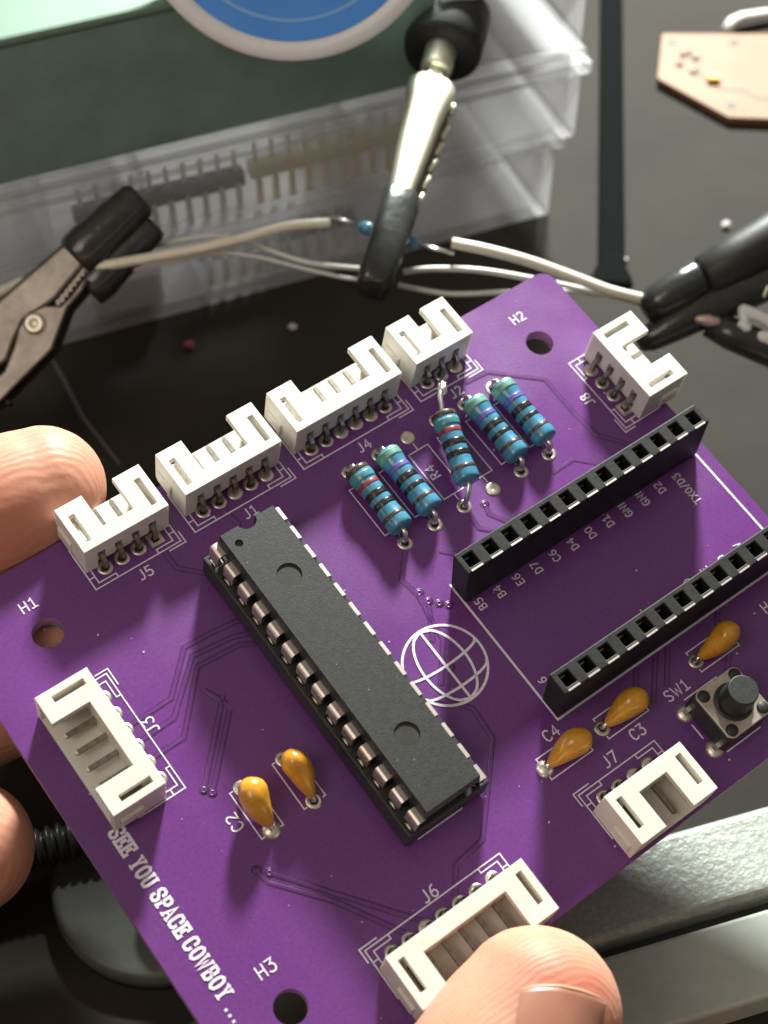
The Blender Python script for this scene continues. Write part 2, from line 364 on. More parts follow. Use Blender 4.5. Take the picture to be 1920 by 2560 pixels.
# traces under the soldermask
TR = [[(27.1, -15.4), (24.7, -18.0), (25.1, -20.3), (24.5, -23.5), (24.2, -25.8), (21.0, -29.6)], [(25.4, -20.2), (25.2, -22.1), (23.2, -25.4)],
      [(9.2, -13.2), (8.0, -12.4), (4.7, -12.0), (1.8, -11.9), (-2.2, -15.7), (-7.2, -15.9)], [(9.2, -14.6), (6.5, -13.6), (2.0, -13.1), (-3.1, -17.6), (-7.5, -17.8)],
      [(9.2, -16.2), (6.7, -14.7), (1.8, -14.3), (-3.4, -19.8), (-7.6, -19.9)], [(-4.7, -25.3), (1.5, -19.0), (2.2, -18.2)], [(-4.2, -26.0), (1.9, -19.9)],
      [(1.0, -16.8), (2.0, -19.2)], [(19.6, -30.4), (22.2, -33.4), (21.9, -37.0), (14.6, -44.6), (11.0, -45.0), (9.07, -47.4)],
      [(-4.1, -35.5), (-0.1, -40.7), (5.07, -47.4)], [(-5.0, -34.6), (-4.7, -36.2), (-0.6, -41.2), (3.07, -47.4)],
      [(45.5, -1.0), (45.6, -2.4), (48.4, -2.6), (53.4, -6.9), (53.4, -12.4), (53.8, -15.8), (56.4, -19.0), (57.6, -21.4)],
      [(46.4, -16.8), (49.5, -16.7), (52.0, -19.2), (52.4, -21.4)], [(37.7, -15.7), (37.3, -16.9), (38.3, -18.6), (39.6, -20.0)],
      [(35.6, -15.4), (35.3, -17.7), (37.6, -19.9)], [(30.1, -17.5), (31.5, -18.9), (33.0, -21.2)], [(39.2, -39.4), (37.2, -41.6)],
      [(42.0, -39.3), (38.1, -43.4)], [(43.4, -39.6), (40.4, -42.9)], [(50.8, -39.4), (49.2, -41.2)], [(48.4, -43.9), (46.4, -45.6)],
      [(13.9, -1.0), (14.2, -3.2), (12.2, -5.4)], [(6.0, -1.0), (6.0, -4.0), (8.4, -6.4)]]
for t_ in TR:
    MB().ribbon(t_, .62, .014, .008).build('trace_gap', M['gap'], board)
    MB().ribbon(t_, .30, .042, .026).build('copper_trace', M['trace'], board)
via_me = MB().ring(0, 0, .13, .34, .004, .046, 14).ring(0, 0, .34, .52, .004, .016, 14).mesh('via', M['trace'], True)
via_me.materials.append(M['gap'])
for i_, p_ in enumerate(via_me.polygons): p_.material_index = int(i_ >= 56)
for p_ in ((-4.7, -25.3), (-4.2, -26.0), (-4.1, -35.5), (-5.0, -34.6), (25.4, -20.2), (37.7, -15.7), (26.4, -22.3), (27.1, -23.0), (25.6, -21.5), (23.0, -28.6)):
    put('via', via_me, board, (*p_, 0))

# ------------------------------------------------------------------ white printing
G = {  # stroke glyphs on a box 0..w wide, 0..1 high
 '0': (.6, [[(.3, 1), (.12, .9), (.02, .7), (.02, .3), (.12, .1), (.3, 0), (.48, .1), (.58, .3), (.58, .7), (.48, .9), (.3, 1)]]),
 '1': (.6, [[(.1, .82), (.32, 1), (.32, 0)], [(.05, 0), (.58, 0)]]),
 '2': (.6, [[(.03, .88), (.15, .98), (.4, .98), (.56, .84), (.56, .66), (.03, 0), (.6, 0)]]),
 '3': (.6, [[(.02, 1), (.58, 1), (.28, .62), (.44, .6), (.57, .44), (.57, .16), (.42, 0), (.16, 0), (.02, .12)]]),
 '4': (.62, [[(.46, 0), (.46, 1), (.02, .32), (.62, .32)]]),
 '5': (.6, [[(.54, 1), (.1, 1), (.05, .55), (.34, .6), (.55, .46), (.55, .16), (.4, 0), (.15, 0), (.02, .1)]]),
 '6': (.6, [[(.5, 1), (.25, .9), (.06, .55), (.04, .2), (.2, 0), (.42, 0), (.56, .16), (.56, .4), (.42, .54), (.2, .54), (.05, .4)]]),
 '7': (.6, [[(0, 1), (.6, 1), (.2, 0)]]),
 '8': (.6, [[(.3, .56), (.1, .68), (.08, .88), (.2, 1), (.42, 1), (.54, .88), (.5, .68), (.3, .56), (.06, .4), (.04, .14), (.18, 0), (.44, 0), (.57, .14), (.54, .4), (.3, .56)]]),
 'H': (.64, [[(.04, 0), (.04, 1)], [(.6, 0), (.6, 1)], [(.04, .52), (.6, .52)]]),
 'J': (.5, [[(.42, 1), (.42, .2), (.3, .02), (.12, 0), (0, .06)]]),
 'C': (.62, [[(.6, .86), (.45, 1), (.22, 1), (.06, .8), (.02, .5), (.06, .2), (.22, 0), (.45, 0), (.6, .14)]]),
 'R': (.62, [[(.04, 0), (.04, 1), (.4, 1), (.56, .88), (.56, .66), (.4, .54), (.04, .54)], [(.3, .54), (.6, 0)]]),
 'S': (.6, [[(.56, .9), (.4, 1), (.16, 1), (.03, .86), (.05, .66), (.5, .38), (.57, .18), (.44, 0), (.16, 0), (.02, .1)]]),
 'W': (.86, [[(0, 1), (.2, 0), (.43, .7), (.66, 0), (.86, 1)]]),
 'D': (.62, [[(.04, 0), (.04, 1), (.3, 1), (.5, .86), (.58, .6), (.58, .4), (.5, .14), (.3, 0), (.04, 0)]]),
 'B': (.62, [[(.04, .52), (.04, 1), (.38, 1), (.52, .88), (.52, .66), (.38, .53), (.04, .52), (.04, 0), (.42, 0), (.58, .14), (.58, .4), (.42, .53)]]),
 'E': (.56, [[(.54, 1), (.04, 1), (.04, 0), (.56, 0)], [(.04, .52), (.42, .52)]]),
 'G': (.62, [[(.58, .9), (.42, 1), (.22, 1), (.06, .8), (.02, .5), (.06, .2), (.22, 0), (.45, 0), (.58, .1), (.58, .46), (.36, .46)]]),
 'N': (.64, [[(.04, 0), (.04, 1), (.6, 0), (.6, 1)]]),
 'I': (.2, [[(.1, 0), (.1, 1)]]),
 'T': (.62, [[(0, 1), (.62, 1)], [(.31, 1), (.31, 0)]]),
 'X': (.62, [[(0, 1), (.62, 0)], [(0, 0), (.62, 1)]]),
 '/': (.5, [[(.02, -.1), (.48, 1.1)]]),
}
def text(s, x, y, h, rz=0, wd=.17, name='printed_text', center=True, track=.26):
    total = sum(G[c][0] for c in s) + track * (len(s) - 1)
    mb = MB(); cx = -total / 2 if center else 0; q = 0
    for c in s:
        gw, st = G[c]
        for pl in st:
            mb.ribbon([((cx + a) * h, (b - .5) * h) for a, b in pl], wd, .050 + .004 * (q % 5)); q += 1
        cx += gw + track
    o = mb.build(name, M['silk'], board); o.location = Vector((x, y, 0)) * MM; o.rotation_euler = (0, 0, R(rz)); o['label'] = 'white printed mark %s' % s
    return o
for j in ('J5', 'J1', 'J4'): text(j[0] + j[1], *jpos(j, (JW[j][3] - 1) + .1, -2.75), 1.08)
text('J2', 43.75, -2.75, 1.08); text('J8', 55.85, -11.6, 1.08, 90); text('J3', -5.4, -16.9, 1.15, 90)
text('J7', 30.35, -45.45, 1.15); text('J6', 7.2, -45.75, 1.15)
text('H2', 56.0, 1.35, 1.12); text('H1', -8.6, .6, 1.12); text('H3', -9.4, -42.6, 1.2); text('H4', 55.9, -42.1, 1.12)
text('C4', 27.1, -39.95, 1.12); text('C3', 34.6, -44.85, 1.12); text('C2', -4.1, -29.65, 1.12, 90); text('SW1', 41.0, -43.75, 1.12)
text('R4', XR + RP * 2 - .35, -9.5, 1.05, 90)
for k, s_ in enumerate(('B5', 'B4', 'E6', 'D7', 'C6', 'D4', 'D0', 'D1', 'GNI', 'GNI', 'D2')):
    text(s_, HX + .05 + 2.535 * k, -24.75, .86, 90, .14, track=.24)
text('TX0/D3', HX + .05 + 2.535 * 11, -26.5, .86, 90, .14, track=.24)
for k, s_ in ((0, '6'), (8, 'D'), (9, 'E'), (10, 'D'), (11, 'W')): text(s_, HX + .05 + 2.535 * k, -35.05, .86, 90, .14)

# slab-serif display lettering along the left edge
def slab(s, x, y, h, adv, rz):
    W_ = .58
    SG = {'S': [[(.54, .70), (.54, .86), (.42, .97), (.18, .97), (.05, .84), (.06, .64), (.50, .38), (.53, .18), (.42, .04), (.17, .04), (.05, .15), (.05, .32)]],
          'E': [[(.10, .03), (.10, .97)], [(0, .97), (.54, .97), (.54, .76)], [(.1, .52), (.38, .52)], [(.37, .66), (.37, .38)], [(0, .03), (.56, .03), (.56, .26)]],
          'Y': [[(.08, .97), (.29, .48), (.50, .97)], [(.29, .48), (.29, .03)], [(-.03, .97), (.2, .97)], [(.38, .97), (.61, .97)], [(.14, .03), (.44, .03)]],
          'O': [[(.29, .98), (.12, .88), (.05, .66), (.05, .34), (.12, .12), (.29, .02), (.46, .12), (.53, .34), (.53, .66), (.46, .88), (.29, .98)]],
          'U': [[(.08, .97), (.08, .24), (.18, .04), (.40, .04), (.50, .24), (.50, .97)], [(-.04, .97), (.2, .97)], [(.38, .97), (.62, .97)]],
          'P': [[(.10, .03), (.10, .97), (.40, .97), (.54, .86), (.54, .62), (.40, .50), (.10, .50)], [(-.02, .03), (.26, .03)]],
          'A': [[(.06, .03), (.29, .97), (.52, .03)], [(.14, .34), (.44, .34)], [(-.06, .03), (.17, .03)], [(.41, .03), (.64, .03)]],
          'C': [[(.54, .66), (.53, .84), (.42, .97), (.18, .97), (.06, .80), (.05, .22), (.17, .04), (.42, .04), (.54, .18), (.54, .32)]],
          'W': [[(.0, .97), (.14, .03), (.29, .74), (.44, .03), (.58, .97)], [(-.08, .97), (.1, .97)], [(.48, .97), (.66, .97)]],
          'B': [[(.10, .50), (.10, .97), (.38, .97), (.50, .86), (.50, .62), (.38, .51), (.10, .50), (.10, .03), (.42, .03), (.54, .16), (.54, .38), (.40, .51)]],
          '.': [[(.29, .07), (.31, .07)]]}
    mb = MB(); q = 0
    for i, c in enumerate(s):
        if c == ' ': continue
        for pl in SG[c]:
            thin = len(pl) == 2 and pl[0][1] == pl[1][1] and c != '.'
            mb.ribbon([(i * adv + a * h * .86, (b - .5) * h) for a, b in pl], .21 if thin else (.30 if c == '.' else .30), .050 + .003 * (q % 7)); q += 1
    o = mb.build('printed_text', M['silk'], board); o.location = Vector((x, y, 0)) * MM; o.rotation_euler = (0, 0, R(rz))
    return o
for s_, y_, adv in (('SEE', -23.75, 1.0), ('YOU', -27.35, 1.02), ('SPACE', -30.95, 1.0), ('COWBOY', -36.4, 1.08), ('...', -43.15, .62)):
    o_ = slab(s_, -13.72, y_, 1.55, adv, -90); o_['label'] = 'white slab-serif printed lettering ' + s_
    if s_ == '...': o_.location.x = -13.75 * MM

# printed outlines
def outline(lines, wd=.15, x=0, y=0, rz=0):
    mb = MB()
    for i, l in enumerate(lines): mb.ribbon(l, wd, .048 + .004 * (i % 4))
    o = mb.build('printed_outline', M['silk'], board); o.location = Vector((x, y, 0)) * MM; o.rotation_euler = (0, 0, R(rz)); return o
for j, (x, y, rz, n) in JW.items():
    W_ = 2 * (n - 1); ys = 4.6 if j in ('J5', 'J1', 'J4', 'J2', 'J8') else 6.3
    outline([[(-2.08, 3.6), (-2.08, -1.65), (W_ + 2.08, -1.65), (W_ + 2.08, 3.6)],
             [(-1.42, 1.0), (-1.42, -1.16), (.58, -1.16), (.58, -1.58)], [(W_ + 1.42, 1.0), (W_ + 1.42, -1.16), (W_ - .58, -1.16), (W_ - .58, -1.58)],
             [(-2.0, -.35), (-1.48, -.35)], [(W_ + 2.0, -.35), (W_ + 1.48, -.35)],
             [(W_ + .5, -2.02), (W_ + 2.46, -2.02), (W_ + 2.46, -.6)]], .14, x, y, rz)
for k in range(6):
    cx = XR + RP * k
    outline([[(cx - 1.32, -6.4), (cx + 1.32, -6.4), (cx + 1.32, -12.85), (cx - 1.32, -12.85), (cx - 1.32, -6.4)],
             [(cx, -6.3), (cx, -5.55)], [(cx, -12.95), (cx, -13.7)]], .13)
for nme, c in CAPS.items():
    vert = nme in ('C1', 'C2'); mx_, my_ = (c[0] + c[2]) / 2, (c[1] + c[3]) / 2
    outline([[(-2.72, -.95), (-2.72, -1.25), (2.72, -1.25), (2.72, -.95)], [(-2.72, .95), (-2.72, 1.25), (2.72, 1.25), (2.72, .95)]], .14, mx_, my_, 90 if vert else 0)
outline([[(28.65, -21.3), (28.65, -39.2), (61.68, -39.2), (61.68, -21.3)]], .26)
outline([[(9.5, -40.65), (9.5, -40.95), (14.9, -40.95), (14.9, -40.65)]], .15)
outline([[(41.0, -45.0), (45.5, -45.0)], [(41.0, -51.7), (45.6, -51.7)], [(39.82, -47.5), (39.82, -49.2)]], .16)
# round emblem: a plain ring with curved lines
EX, EY, ER = 22.7, -28.1, 4.42
em = [circ(EX, EY, ER, 48)]
for t_ in (-2.0, .6):
    hw = math.sqrt(ER ** 2 - t_ ** 2) - .1
    em.append([(EX + hw * math.cos(math.pi * (1 - i / 14)), EY + t_ - .75 * math.sin(math.pi * i / 14)) for i in range(15)])
for sgn in (-1, 0, 1):
    em.append([(EX + sgn * 2.5 * math.sqrt(max(0, 1 - (i / 10 - 1) ** 2)), EY + (ER - .1) * (i / 10 - 1)) for i in range(21)])
outline(em, .28)

# ------------------------------------------------------------------ white wire connectors
def connector(j, label):
    x, y, rz, n = JW[j]; Wd = 2.0 * (n - 1)
    t = thing('wire_connector', label, 'connector', local(x, y, 0, rz), 'ivory wire connectors round the board edge')
    xs = sorted(set([-2.22, -1.95, -1.2, -.5, 1.2, Wd - 1.2, Wd + .5, Wd + 1.2, Wd + 1.95, Wd + 2.22] + [2 * k + d for k in range(n) for d in (-.45, .45)]))
    ysz = [.42, 1.05, 1.3, 2.0, 3.0, 4.75, 5.4, 6.1]; zsz = [.05, .75, 1.2, 1.5, 2.5, 3.1, 3.95, 4.8]
    def occ(a, b, c):
        if a < -1.95 or a > Wd + 1.95: return 3.0 < b < 5.4 and .75 < c < 2.5
        if -1.2 < a < Wd + 1.2 and b > 2.0 and .75 < c < 3.95: return False
        if 1.2 < a < Wd - 1.2 and b > 2.0 and c > .75: return False
        if (-1.2 < a < -.5 or Wd + .5 < a < Wd + 1.2) and 1.3 < b < 4.75 and c > 1.5: return False
        if b < 1.05:
            for k in range(n):
                if abs(a - 2 * k) < .45 and c < 3.1: return False
            if -.6 < a < Wd + .6 and c < 1.2: return False
        return True
    MB().grid(xs, ysz, zsz, occ).build('housing', M['nylon'], t, bevel=.2, dissolve=True)
    for k in range(n):
        put('pin', PIN_ME, t, (2 * k, 0, 0))
    return t
PIN_ME = MB().tube([(0, 5.45, 1.95), (0, 5.2, 1.95), (0, .75, 1.95), (0, .25, 1.85), (0, .02, 1.5), (0, 0, 1.1), (0, 0, -2.3)], [.18, .33, .33, .33, .33, .33, .33], 4, up=(0, 0, 1)).mesh('pin', M['pin'])
connector('J5', 'ivory four-pin connector marked J5, its end against the upper left fingertip')
connector('J1', 'ivory five-pin connector marked J1, between the connectors marked J5 and J4')
connector('J4', 'ivory six-pin connector marked J4, widest of the row along the far edge')
connector('J2', 'ivory three-pin connector marked J2 with a silver wire soldered behind it')
connector('J8', 'ivory four-pin connector marked J8 overhanging the far right edge near hole H2')
connector('J3', 'ivory six-pin connector marked J3 on the left edge above the cowboy lettering')
connector('J7', 'ivory four-pin connector marked J7 on the near edge by the push button')
connector('J6', 'ivory seven-pin connector marked J6 partly covered by the thumb at the bottom')

# ------------------------------------------------------------------ resistors
def resistor(label, mw, bands, lead_a, lead_b, r=1.42, L=8.7):
    """body along local y (far end at +L/2), bands measured from the far end"""
    t = thing('resistor', label, 'resistor', mw, 'blue banded resistors')
    def prof(s):                                     # radius along the body, s = 0..1
        e = min(s, 1 - s) * L
        if e < .5: return r * math.sqrt(max(0, 1 - ((.5 - e) / .5) ** 2)) * .5 + r * .5 * min(1, e / .12) if e > 0 else 0
        return r * (1.0 if e < 1.5 else max(.90, 1.0 - (e - 1.5) * .12))
    ss = [0, .004, .012, .025, .04, .06, .09, .13, .17, .2, .24, .3, .4, .5, .6, .7, .76, .8, .83, .87, .91, .94, .96, .975, .988, .996, 1]
    MB().lathe([(prof(s), (s - .5) * L) for s in ss][::-1] if False else [(prof(s), (s - .5) * L) for s in ss], 28, 'y').build('body', M['resist'], t, True)
    for s0, s1, mname in bands:
        q = [1 - s1 + (s1 - s0) * i / 4 for i in range(5)]
        pr_ = [(prof(s) + .035, (s - .5) * L) for s in q]
        pr_ = [(prof(q[0]) - .02, (q[0] - .5) * L)] + pr_ + [(prof(q[-1]) - .02, (q[-1] - .5) * L)]
        MB().lathe(pr_, 28, 'y').build('colour_band', M[mname], t, True, label=mname[2:] + ' colour band')
    MB().tube(lead_a, .30, 8).build('lead', M['lead'], t, True); MB().tube(lead_b, .30, 8).build('lead', M['lead'], t, True)
    return t
BR = [(.03, .10, 'b_brown'), (.13, .24, 'b_teal'), (.27, .33, 'b_red'), (.42, .51, 'b_black'), (.58, .66, 'b_black'), (.79, .84, 'b_brown')]
BV = [(.05, .17, 'b_green'), (.27, .35, 'b_violet'), (.43, .52, 'b_black'), (.60, .66, 'b_black'), (.79, .84, 'b_brown')]
def flat_resistor(k, label, bands, dx=.15):
    zc = 1.55
    a = [(0, 3.9, 0), (0, 4.75, -.05), (-dx, 5.05, -.4), (-dx, 5.08, -1.0), (-dx, 5.08, -zc - 2.4)]
    b = [(0, -3.9, 0), (0, -4.75, -.05), (-dx, -5.05, -.4), (-dx, -5.08, -1.0), (-dx, -5.08, -zc - 2.4)]
    return resistor(label, local(XR + RP * k + dx, (YT + YB) / 2 + .15, zc), bands, a, b)
flat_resistor(0, 'blue resistor with a red band, leftmost of the row by the chip', BR)
flat_resistor(1, 'blue resistor with green end and violet band, next to the leftmost one', BV)
flat_resistor(4, 'blue resistor with green end and violet band, second from the right', BV)
flat_resistor(5, 'blue resistor with green end and violet band, rightmost of the row', BV)
# the slanted one soldered to the connector pin
pa, pb_ = Vector((39.35, -5.35, 2.9)), Vector((36.75, -13.35, 2.3))
ydir = (pa - pb_).normalized(); xdir = ydir.cross(Vector((0, 0, 1))).normalized(); zdir = xdir.cross(ydir)
c_ = (pa + pb_) / 2
LM = Matrix(((xdir.x, ydir.x, zdir.x, c_.x * MM), (xdir.y, ydir.y, zdir.y, c_.y * MM), (xdir.z, ydir.z, zdir.z, c_.z * MM), (0, 0, 0, 1)))
inv = LM.inverted()
def tol(p): return tuple(inv @ (Vector(p) * MM) / MM)
resistor('slanted blue resistor with a red band, its top lead soldered up to a connector pin', BM @ LM, BR,
         [(0, 3.9, 0), (0, 4.6, 0)] + [tol(p) for p in ((40.2, -3.6, 3.3), (41.6, -2.2, 2.8), (43.4, -.6, 1.9))],
         [(0, -3.9, 0), (0, -4.6, 0)] + [tol(p) for p in ((35.9, -14.5, 1.6), (35.62, -14.7, .8), (35.62, -14.7, -2.2))])
# lump of solder where lead and pin meet
sb = bmesh.new(); bmesh.ops.create_icosphere(sb, subdivisions=3, radius=.62 * MM)
for v in sb.verts:
    n_ = v.co.normalized(); v.co = Vector((n_.x * .55, n_.y * 1.15, n_.z * .55)) * MM * (1 + .16 * math.sin(9 * n_.x + 4 * n_.z) + .12 * math.sin(7 * n_.y + 11 * n_.z))
me = bpy.data.meshes.new('solder_blob'); sb.to_mesh(me); sb.free(); me.materials.append(M['lead']); me.polygons.foreach_set('use_smooth', [True] * len(me.polygons))
so = bpy.data.objects.new('solder_blob', me); COL.objects.link(so); so.matrix_world = BM @ Matrix.Translation(Vector((41.2, -2.75, 2.9)) * MM) @ Matrix.Rotation(R(-40), 4, 'Z')
tag(so, 'silver lump of solder joining the slanted resistor to the connector', 'solder')

# ------------------------------------------------------------------ amber drop capacitors
TEAR = [(0, .05), (.06, .5), (.15, .82), (.3, 1.2), (.45, 1.5), (.6, 1.70), (.72, 1.76), (.84, 1.56), (.91, 1.22), (.96, .82), (.985, .5), (1, .02)]
def tear(s):
    for (a, ra), (b, rb) in zip(TEAR, TEAR[1:]):
        if s <= b: return ra + (rb - ra) * (s - a) / (b - a)
    return .02
def capacitor(nme, label, scale=1.0):
    x0, y0, x1, y1 = CAPS[nme]; a = math.degrees(math.atan2(y1 - y0, x1 - x0))
    t = thing('drop_capacitor', label, 'capacitor', local((x0 + x1) / 2, (y0 + y1) / 2, 0, a), 'amber drop capacitors')
    # egg leaning along local x: narrow end low at -x, wide end high at +x
    A, B_ = Vector((-2.35, 0, .55)), Vector((1.75, 0, 3.15)); ax = (B_ - A); ln = ax.length; ax = ax / ln
    side = Vector((0, 1, 0)); upv = side.cross(ax) * -1
    mb = MB(); n = 24; ss = [0, .06, .15, .22, .3, .375, .45, .525, .6, .66, .72, .78, .84, .88, .91, .94, .96, .985, 1.0]
    vs = []
    for s in ss:
        r = .82 * scale * tear(s)
        for k in range(n):
            th = 2 * math.pi * k / n
            vs.append(A - ax * .1 + ax * (ln * 1.14 * s) + side * (r * math.cos(th)) + upv * (r * 1.12 * math.sin(th)) + side * (.10 * r * math.sin(5 * s + len(label))) + upv * (.07 * r * math.cos(7 * s + 2 * th + len(label))))
    mb.add(vs, [(i * n + k, i * n + (k + 1) % n, (i + 1) * n + (k + 1) % n, (i + 1) * n + k) for i in range(len(ss) - 1) for k in range(n)] + [tuple(range(n))[::-1], tuple(range((len(ss) - 1) * n, len(ss) * n))])
    mb.build('body', M['cap'], t, True)
    MB().tube([(-2.1, 0, 1.0), (-2.5, 0, .5), (-2.55, 0, -2.2)], .28, 8).build('lead', M['lead'], t, True)
    MB().tube([(1.2, 0, 2.0), (2.1, 0, 1.2), (2.53, 0, .6), (2.53, 0, -2.2)], .28, 8).build('lead', M['lead'], t, True)
    return t
capacitor('C2', 'bright amber drop capacitor marked C2, nearest the J3 connector', 1.04)
capacitor('C1', 'amber drop capacitor in shade between C2 and the black chip', .95)
capacitor('C4', 'amber drop capacitor marked C4, nearest the J7 connector')
capacitor('C3', 'amber drop capacitor marked C3, between C4 and the push button')
capacitor('C5', 'amber drop capacitor above the push button, below the right header', .97)

# ------------------------------------------------------------------ chip in its socket
CX, CY = 12.78, -23.43
st = thing('chip_socket', 'black plastic socket under the long chip', 'chip socket', local(CX, CY, 0, 0))
py = [16.51 - 2.54 * k for k in range(14)]
xs = [-4.85, -4.45, -3.2, -2.6, 2.6, 3.2, 4.45, 4.85]; ysz = sorted(set([-17.5, 17.5, -16.9, 16.9] + [p + d for p in py for d in (-.62, .62)]))
def socc(a, b, c):
    if abs(a) < 2.6 and abs(b) < 16.0: return False
    if 3.2 < abs(a) < 4.45 and c > 1.4 and any(abs(b - p) < .62 for p in py): return False
    return True
MB().grid(xs, ysz, [.25, 1.4, 3.4], socc).build('frame', M['black'], st, bevel=.1, dissolve=True)
cm = MB().box(-.5, -.38, -.5, .5, 1.5, 3.3).box(.38, .5, -.5, .5, 1.5, 3.3).mesh('contact', M['tin'])
for sx_ in (-1, 1):
    for p in py: put('contact', cm, st, (sx_ * 3.85, p, 0))
chip = thing('chip', 'long black integrated circuit with two round dimples seated in its socket', 'chip', local(CX, CY, 3.95, 0))
# moulded body: draft-angled sides, end notch, two dimples, pin-one dot
def chip_body():
    b = bmesh.new(); HW, HL = 3.35, 17.25
    def ring(hw, hl, z, ndepth):
        P = [(-hw, -hl), (hw, -hl), (hw, hl)] + [(1.05 * math.cos(R(a)), hl - ndepth * math.sin(R(a))) for a in range(0, 181, 20)] + [(-hw, hl)]
        return [b.verts.new((x * MM, y * MM, z * MM)) for x, y in P]
    r0 = ring(HW - .28, HL - .28, 0, .9); r1 = ring(HW, HL, 1.75, .9); r2 = ring(HW - .18, HL - .18, 3.3, .9)
    for A_, B2 in ((r0, r1), (r1, r2)):
        for i in range(len(A_)): b.faces.new((A_[i], A_[(i + 1) % len(A_)], B2[(i + 1) % len(A_)], B2[i]))
    b.faces.new(r0[::-1])
    loops = [[b.edges.get((r2[i], r2[(i + 1) % len(r2)])) for i in range(len(r2))]]
    E2 = list(loops[0]); dm_ = []
    for x, y, r, d in ((.15, 9.85, 1.27, .16), (-.12, -9.95, 1.27, .16), (-2.05, 15.4, .42, .25)):
        rings = []
        for zz, rr in ((3.3, r), (3.3 - d, r - .06)):
            vs = [b.verts.new(((x + rr * math.cos(2 * math.pi * i / 32)) * MM, (y + rr * math.sin(2 * math.pi * i / 32)) * MM, zz * MM)) for i in range(32)]
            rings.append(vs)
        es = [b.edges.new((rings[0][i], rings[0][(i + 1) % 32])) for i in range(32)]
        E2 += es; dm_.append(rings)
    bmesh.ops.triangle_fill(b, use_beauty=True, edges=E2)
    for q0, q1 in dm_:
        for i in range(32): b.faces.new((q0[i], q0[(i + 1) % 32], q1[(i + 1) % 32], q1[i]))
        f = b.faces.new(q1); f.material_index = 1
    bmesh.ops.recalc_face_normals(b, faces=b.faces)
    me = bpy.data.meshes.new('moulded_body'); b.to_mesh(me); b.free(); me.materials.append(M['epoxy']); me.materials.append(M['epoxy2'])
    o = bpy.data.objects.new('moulded_body', me); COL.objects.link(o); o.parent = chip
chip_body()
leg = MB()
leg.add([(x, y, z) for y in (-.80, .80) for x, z in ((3.2, 1.74), (3.86, 1.74), (4.10, 1.62), (4.24, 1.40), (4.26, -.2), (4.02, -.2), (3.98, 1.40), (3.2, 1.52))],
        [tuple(range(8)), tuple(range(8, 16))[::-1]] + [(i, 8 + i, 8 + (i + 1) % 8, (i + 1) % 8) for i in range(8)])
leg.box(4.03, 4.25, -.25, .25, -2.4, -.2)
leg_me = leg.mesh('leg', M['chipleg'])
for p in py:
    put('leg', leg_me, chip, (0, p, 0)); put('leg', leg_me, chip, (0, p, 0), 180)

# ------------------------------------------------------------------ socket headers (they lean a little to the left)
def header(y, label, lean):
    mw = local(HX, y, 0, 0)
    def leaning(mb):
        mb.v = [(a + lean * max(c, 0), b, c) for a, b, c in mb.v]; return mb
    t = thing('socket_header', label, 'pin header', mw, 'black thirteen-way socket headers')
    xs = sorted(set([-1.27, 31.75] + [2.54 * k + d for k in range(13) for d in (-.62, .62)])); ysz = [-1.27, -.72, .66, 1.27]
    leaning(MB().grid(xs, ysz, [.1, 4.2, 8.5], lambda a, b, c: not (c > 4.2 and -.72 < b < .66 and any(abs(a - 2.54 * k) < .62 for k in range(13))))).build('body', M['header'], t, bevel=.14, dissolve=True)
    cme = leaning(MB().box(-.72, .72, -1.20, -.99, 7.6, 8.56).box(-.3, .3, .52, .64, 4.4, 7.4)).mesh('contact', M['chipleg'])
    for k in range(13): put('contact', cme, t, (2.54 * k, 0, 0))
    pm = MB().box(-.3, .3, -.3, .3, -2.6, .1).mesh('pin', M['pin'])
    for k in range(13): put('pin', pm, t, (2.54 * k, 0, 0))
header(HY1, 'black socket header above the labels B5 to TX0/D3', -.16)
header(HY2, 'black socket header nearer the push button and amber capacitors', -.16)

# ------------------------------------------------------------------ push button
sw = thing('push_button', 'small square push button with round black plunger, marked SW1', 'push button', local(43.25, -48.45, 0, 0))
MB().prism(rounded(-3, 3, -3, 3, .5), .15, 3.3).build('base', M['black'], sw, bevel=.12)
pl = MB().prism(rounded(-2.95, 2.95, -2.95, 2.95, .75), 3.302, 3.62).build('cover_plate', M['steelplate'], sw, bevel=.08)
MB().cyl(0, 0, 2.05, 3.622, 4.0, 32).build('collar', M['black'], sw, bevel=.1)
MB().cyl(0, 0, 1.72, 4.0, 7.0, 36, 1.58).build('plunger', M['epoxy'], sw, bevel=.12)
rv = MB().lathe([(.66, 3.62), (.64, 3.74), (.45, 3.86), (0, 3.88)], 20).mesh('rivet', M['black'], True)
for a in (-1, 1):
    for b in (-1, 1): put('rivet', rv, sw, (2.15 * a, 2.15 * b, .003))
for sy in (-1, 1):
    for sx_ in (-1, 1):
        MB().tube([(sx_ * 2.9, sy * 2.3, 1.2), (sx_ * 3.3, sy * 2.3, 1.2), (sx_ * 3.42, sy * 2.3, .7), (sx_ * 3.2, sy * 2.3, 0), (sx_ * 3.2, sy * 2.3, -2.4)], .35, 4).build('leg', M['tin'], sw)

cdu = MB()
for i in range(16):
    x, y, q_ = random.uniform(-2.9, 2.9), random.uniform(-16.5, 16.5), random.choice((.03, .04, .06)); cdu.add([(x - q_, y, 3.31), (x, y - q_, 3.31), (x + q_, y + q_ * .5, 3.34), (x, y + q_, 3.32)], [(0, 1, 2, 3)])
cdo = cdu.build('dust', M['lint'], chip); cdo['kind'] = 'stuff'
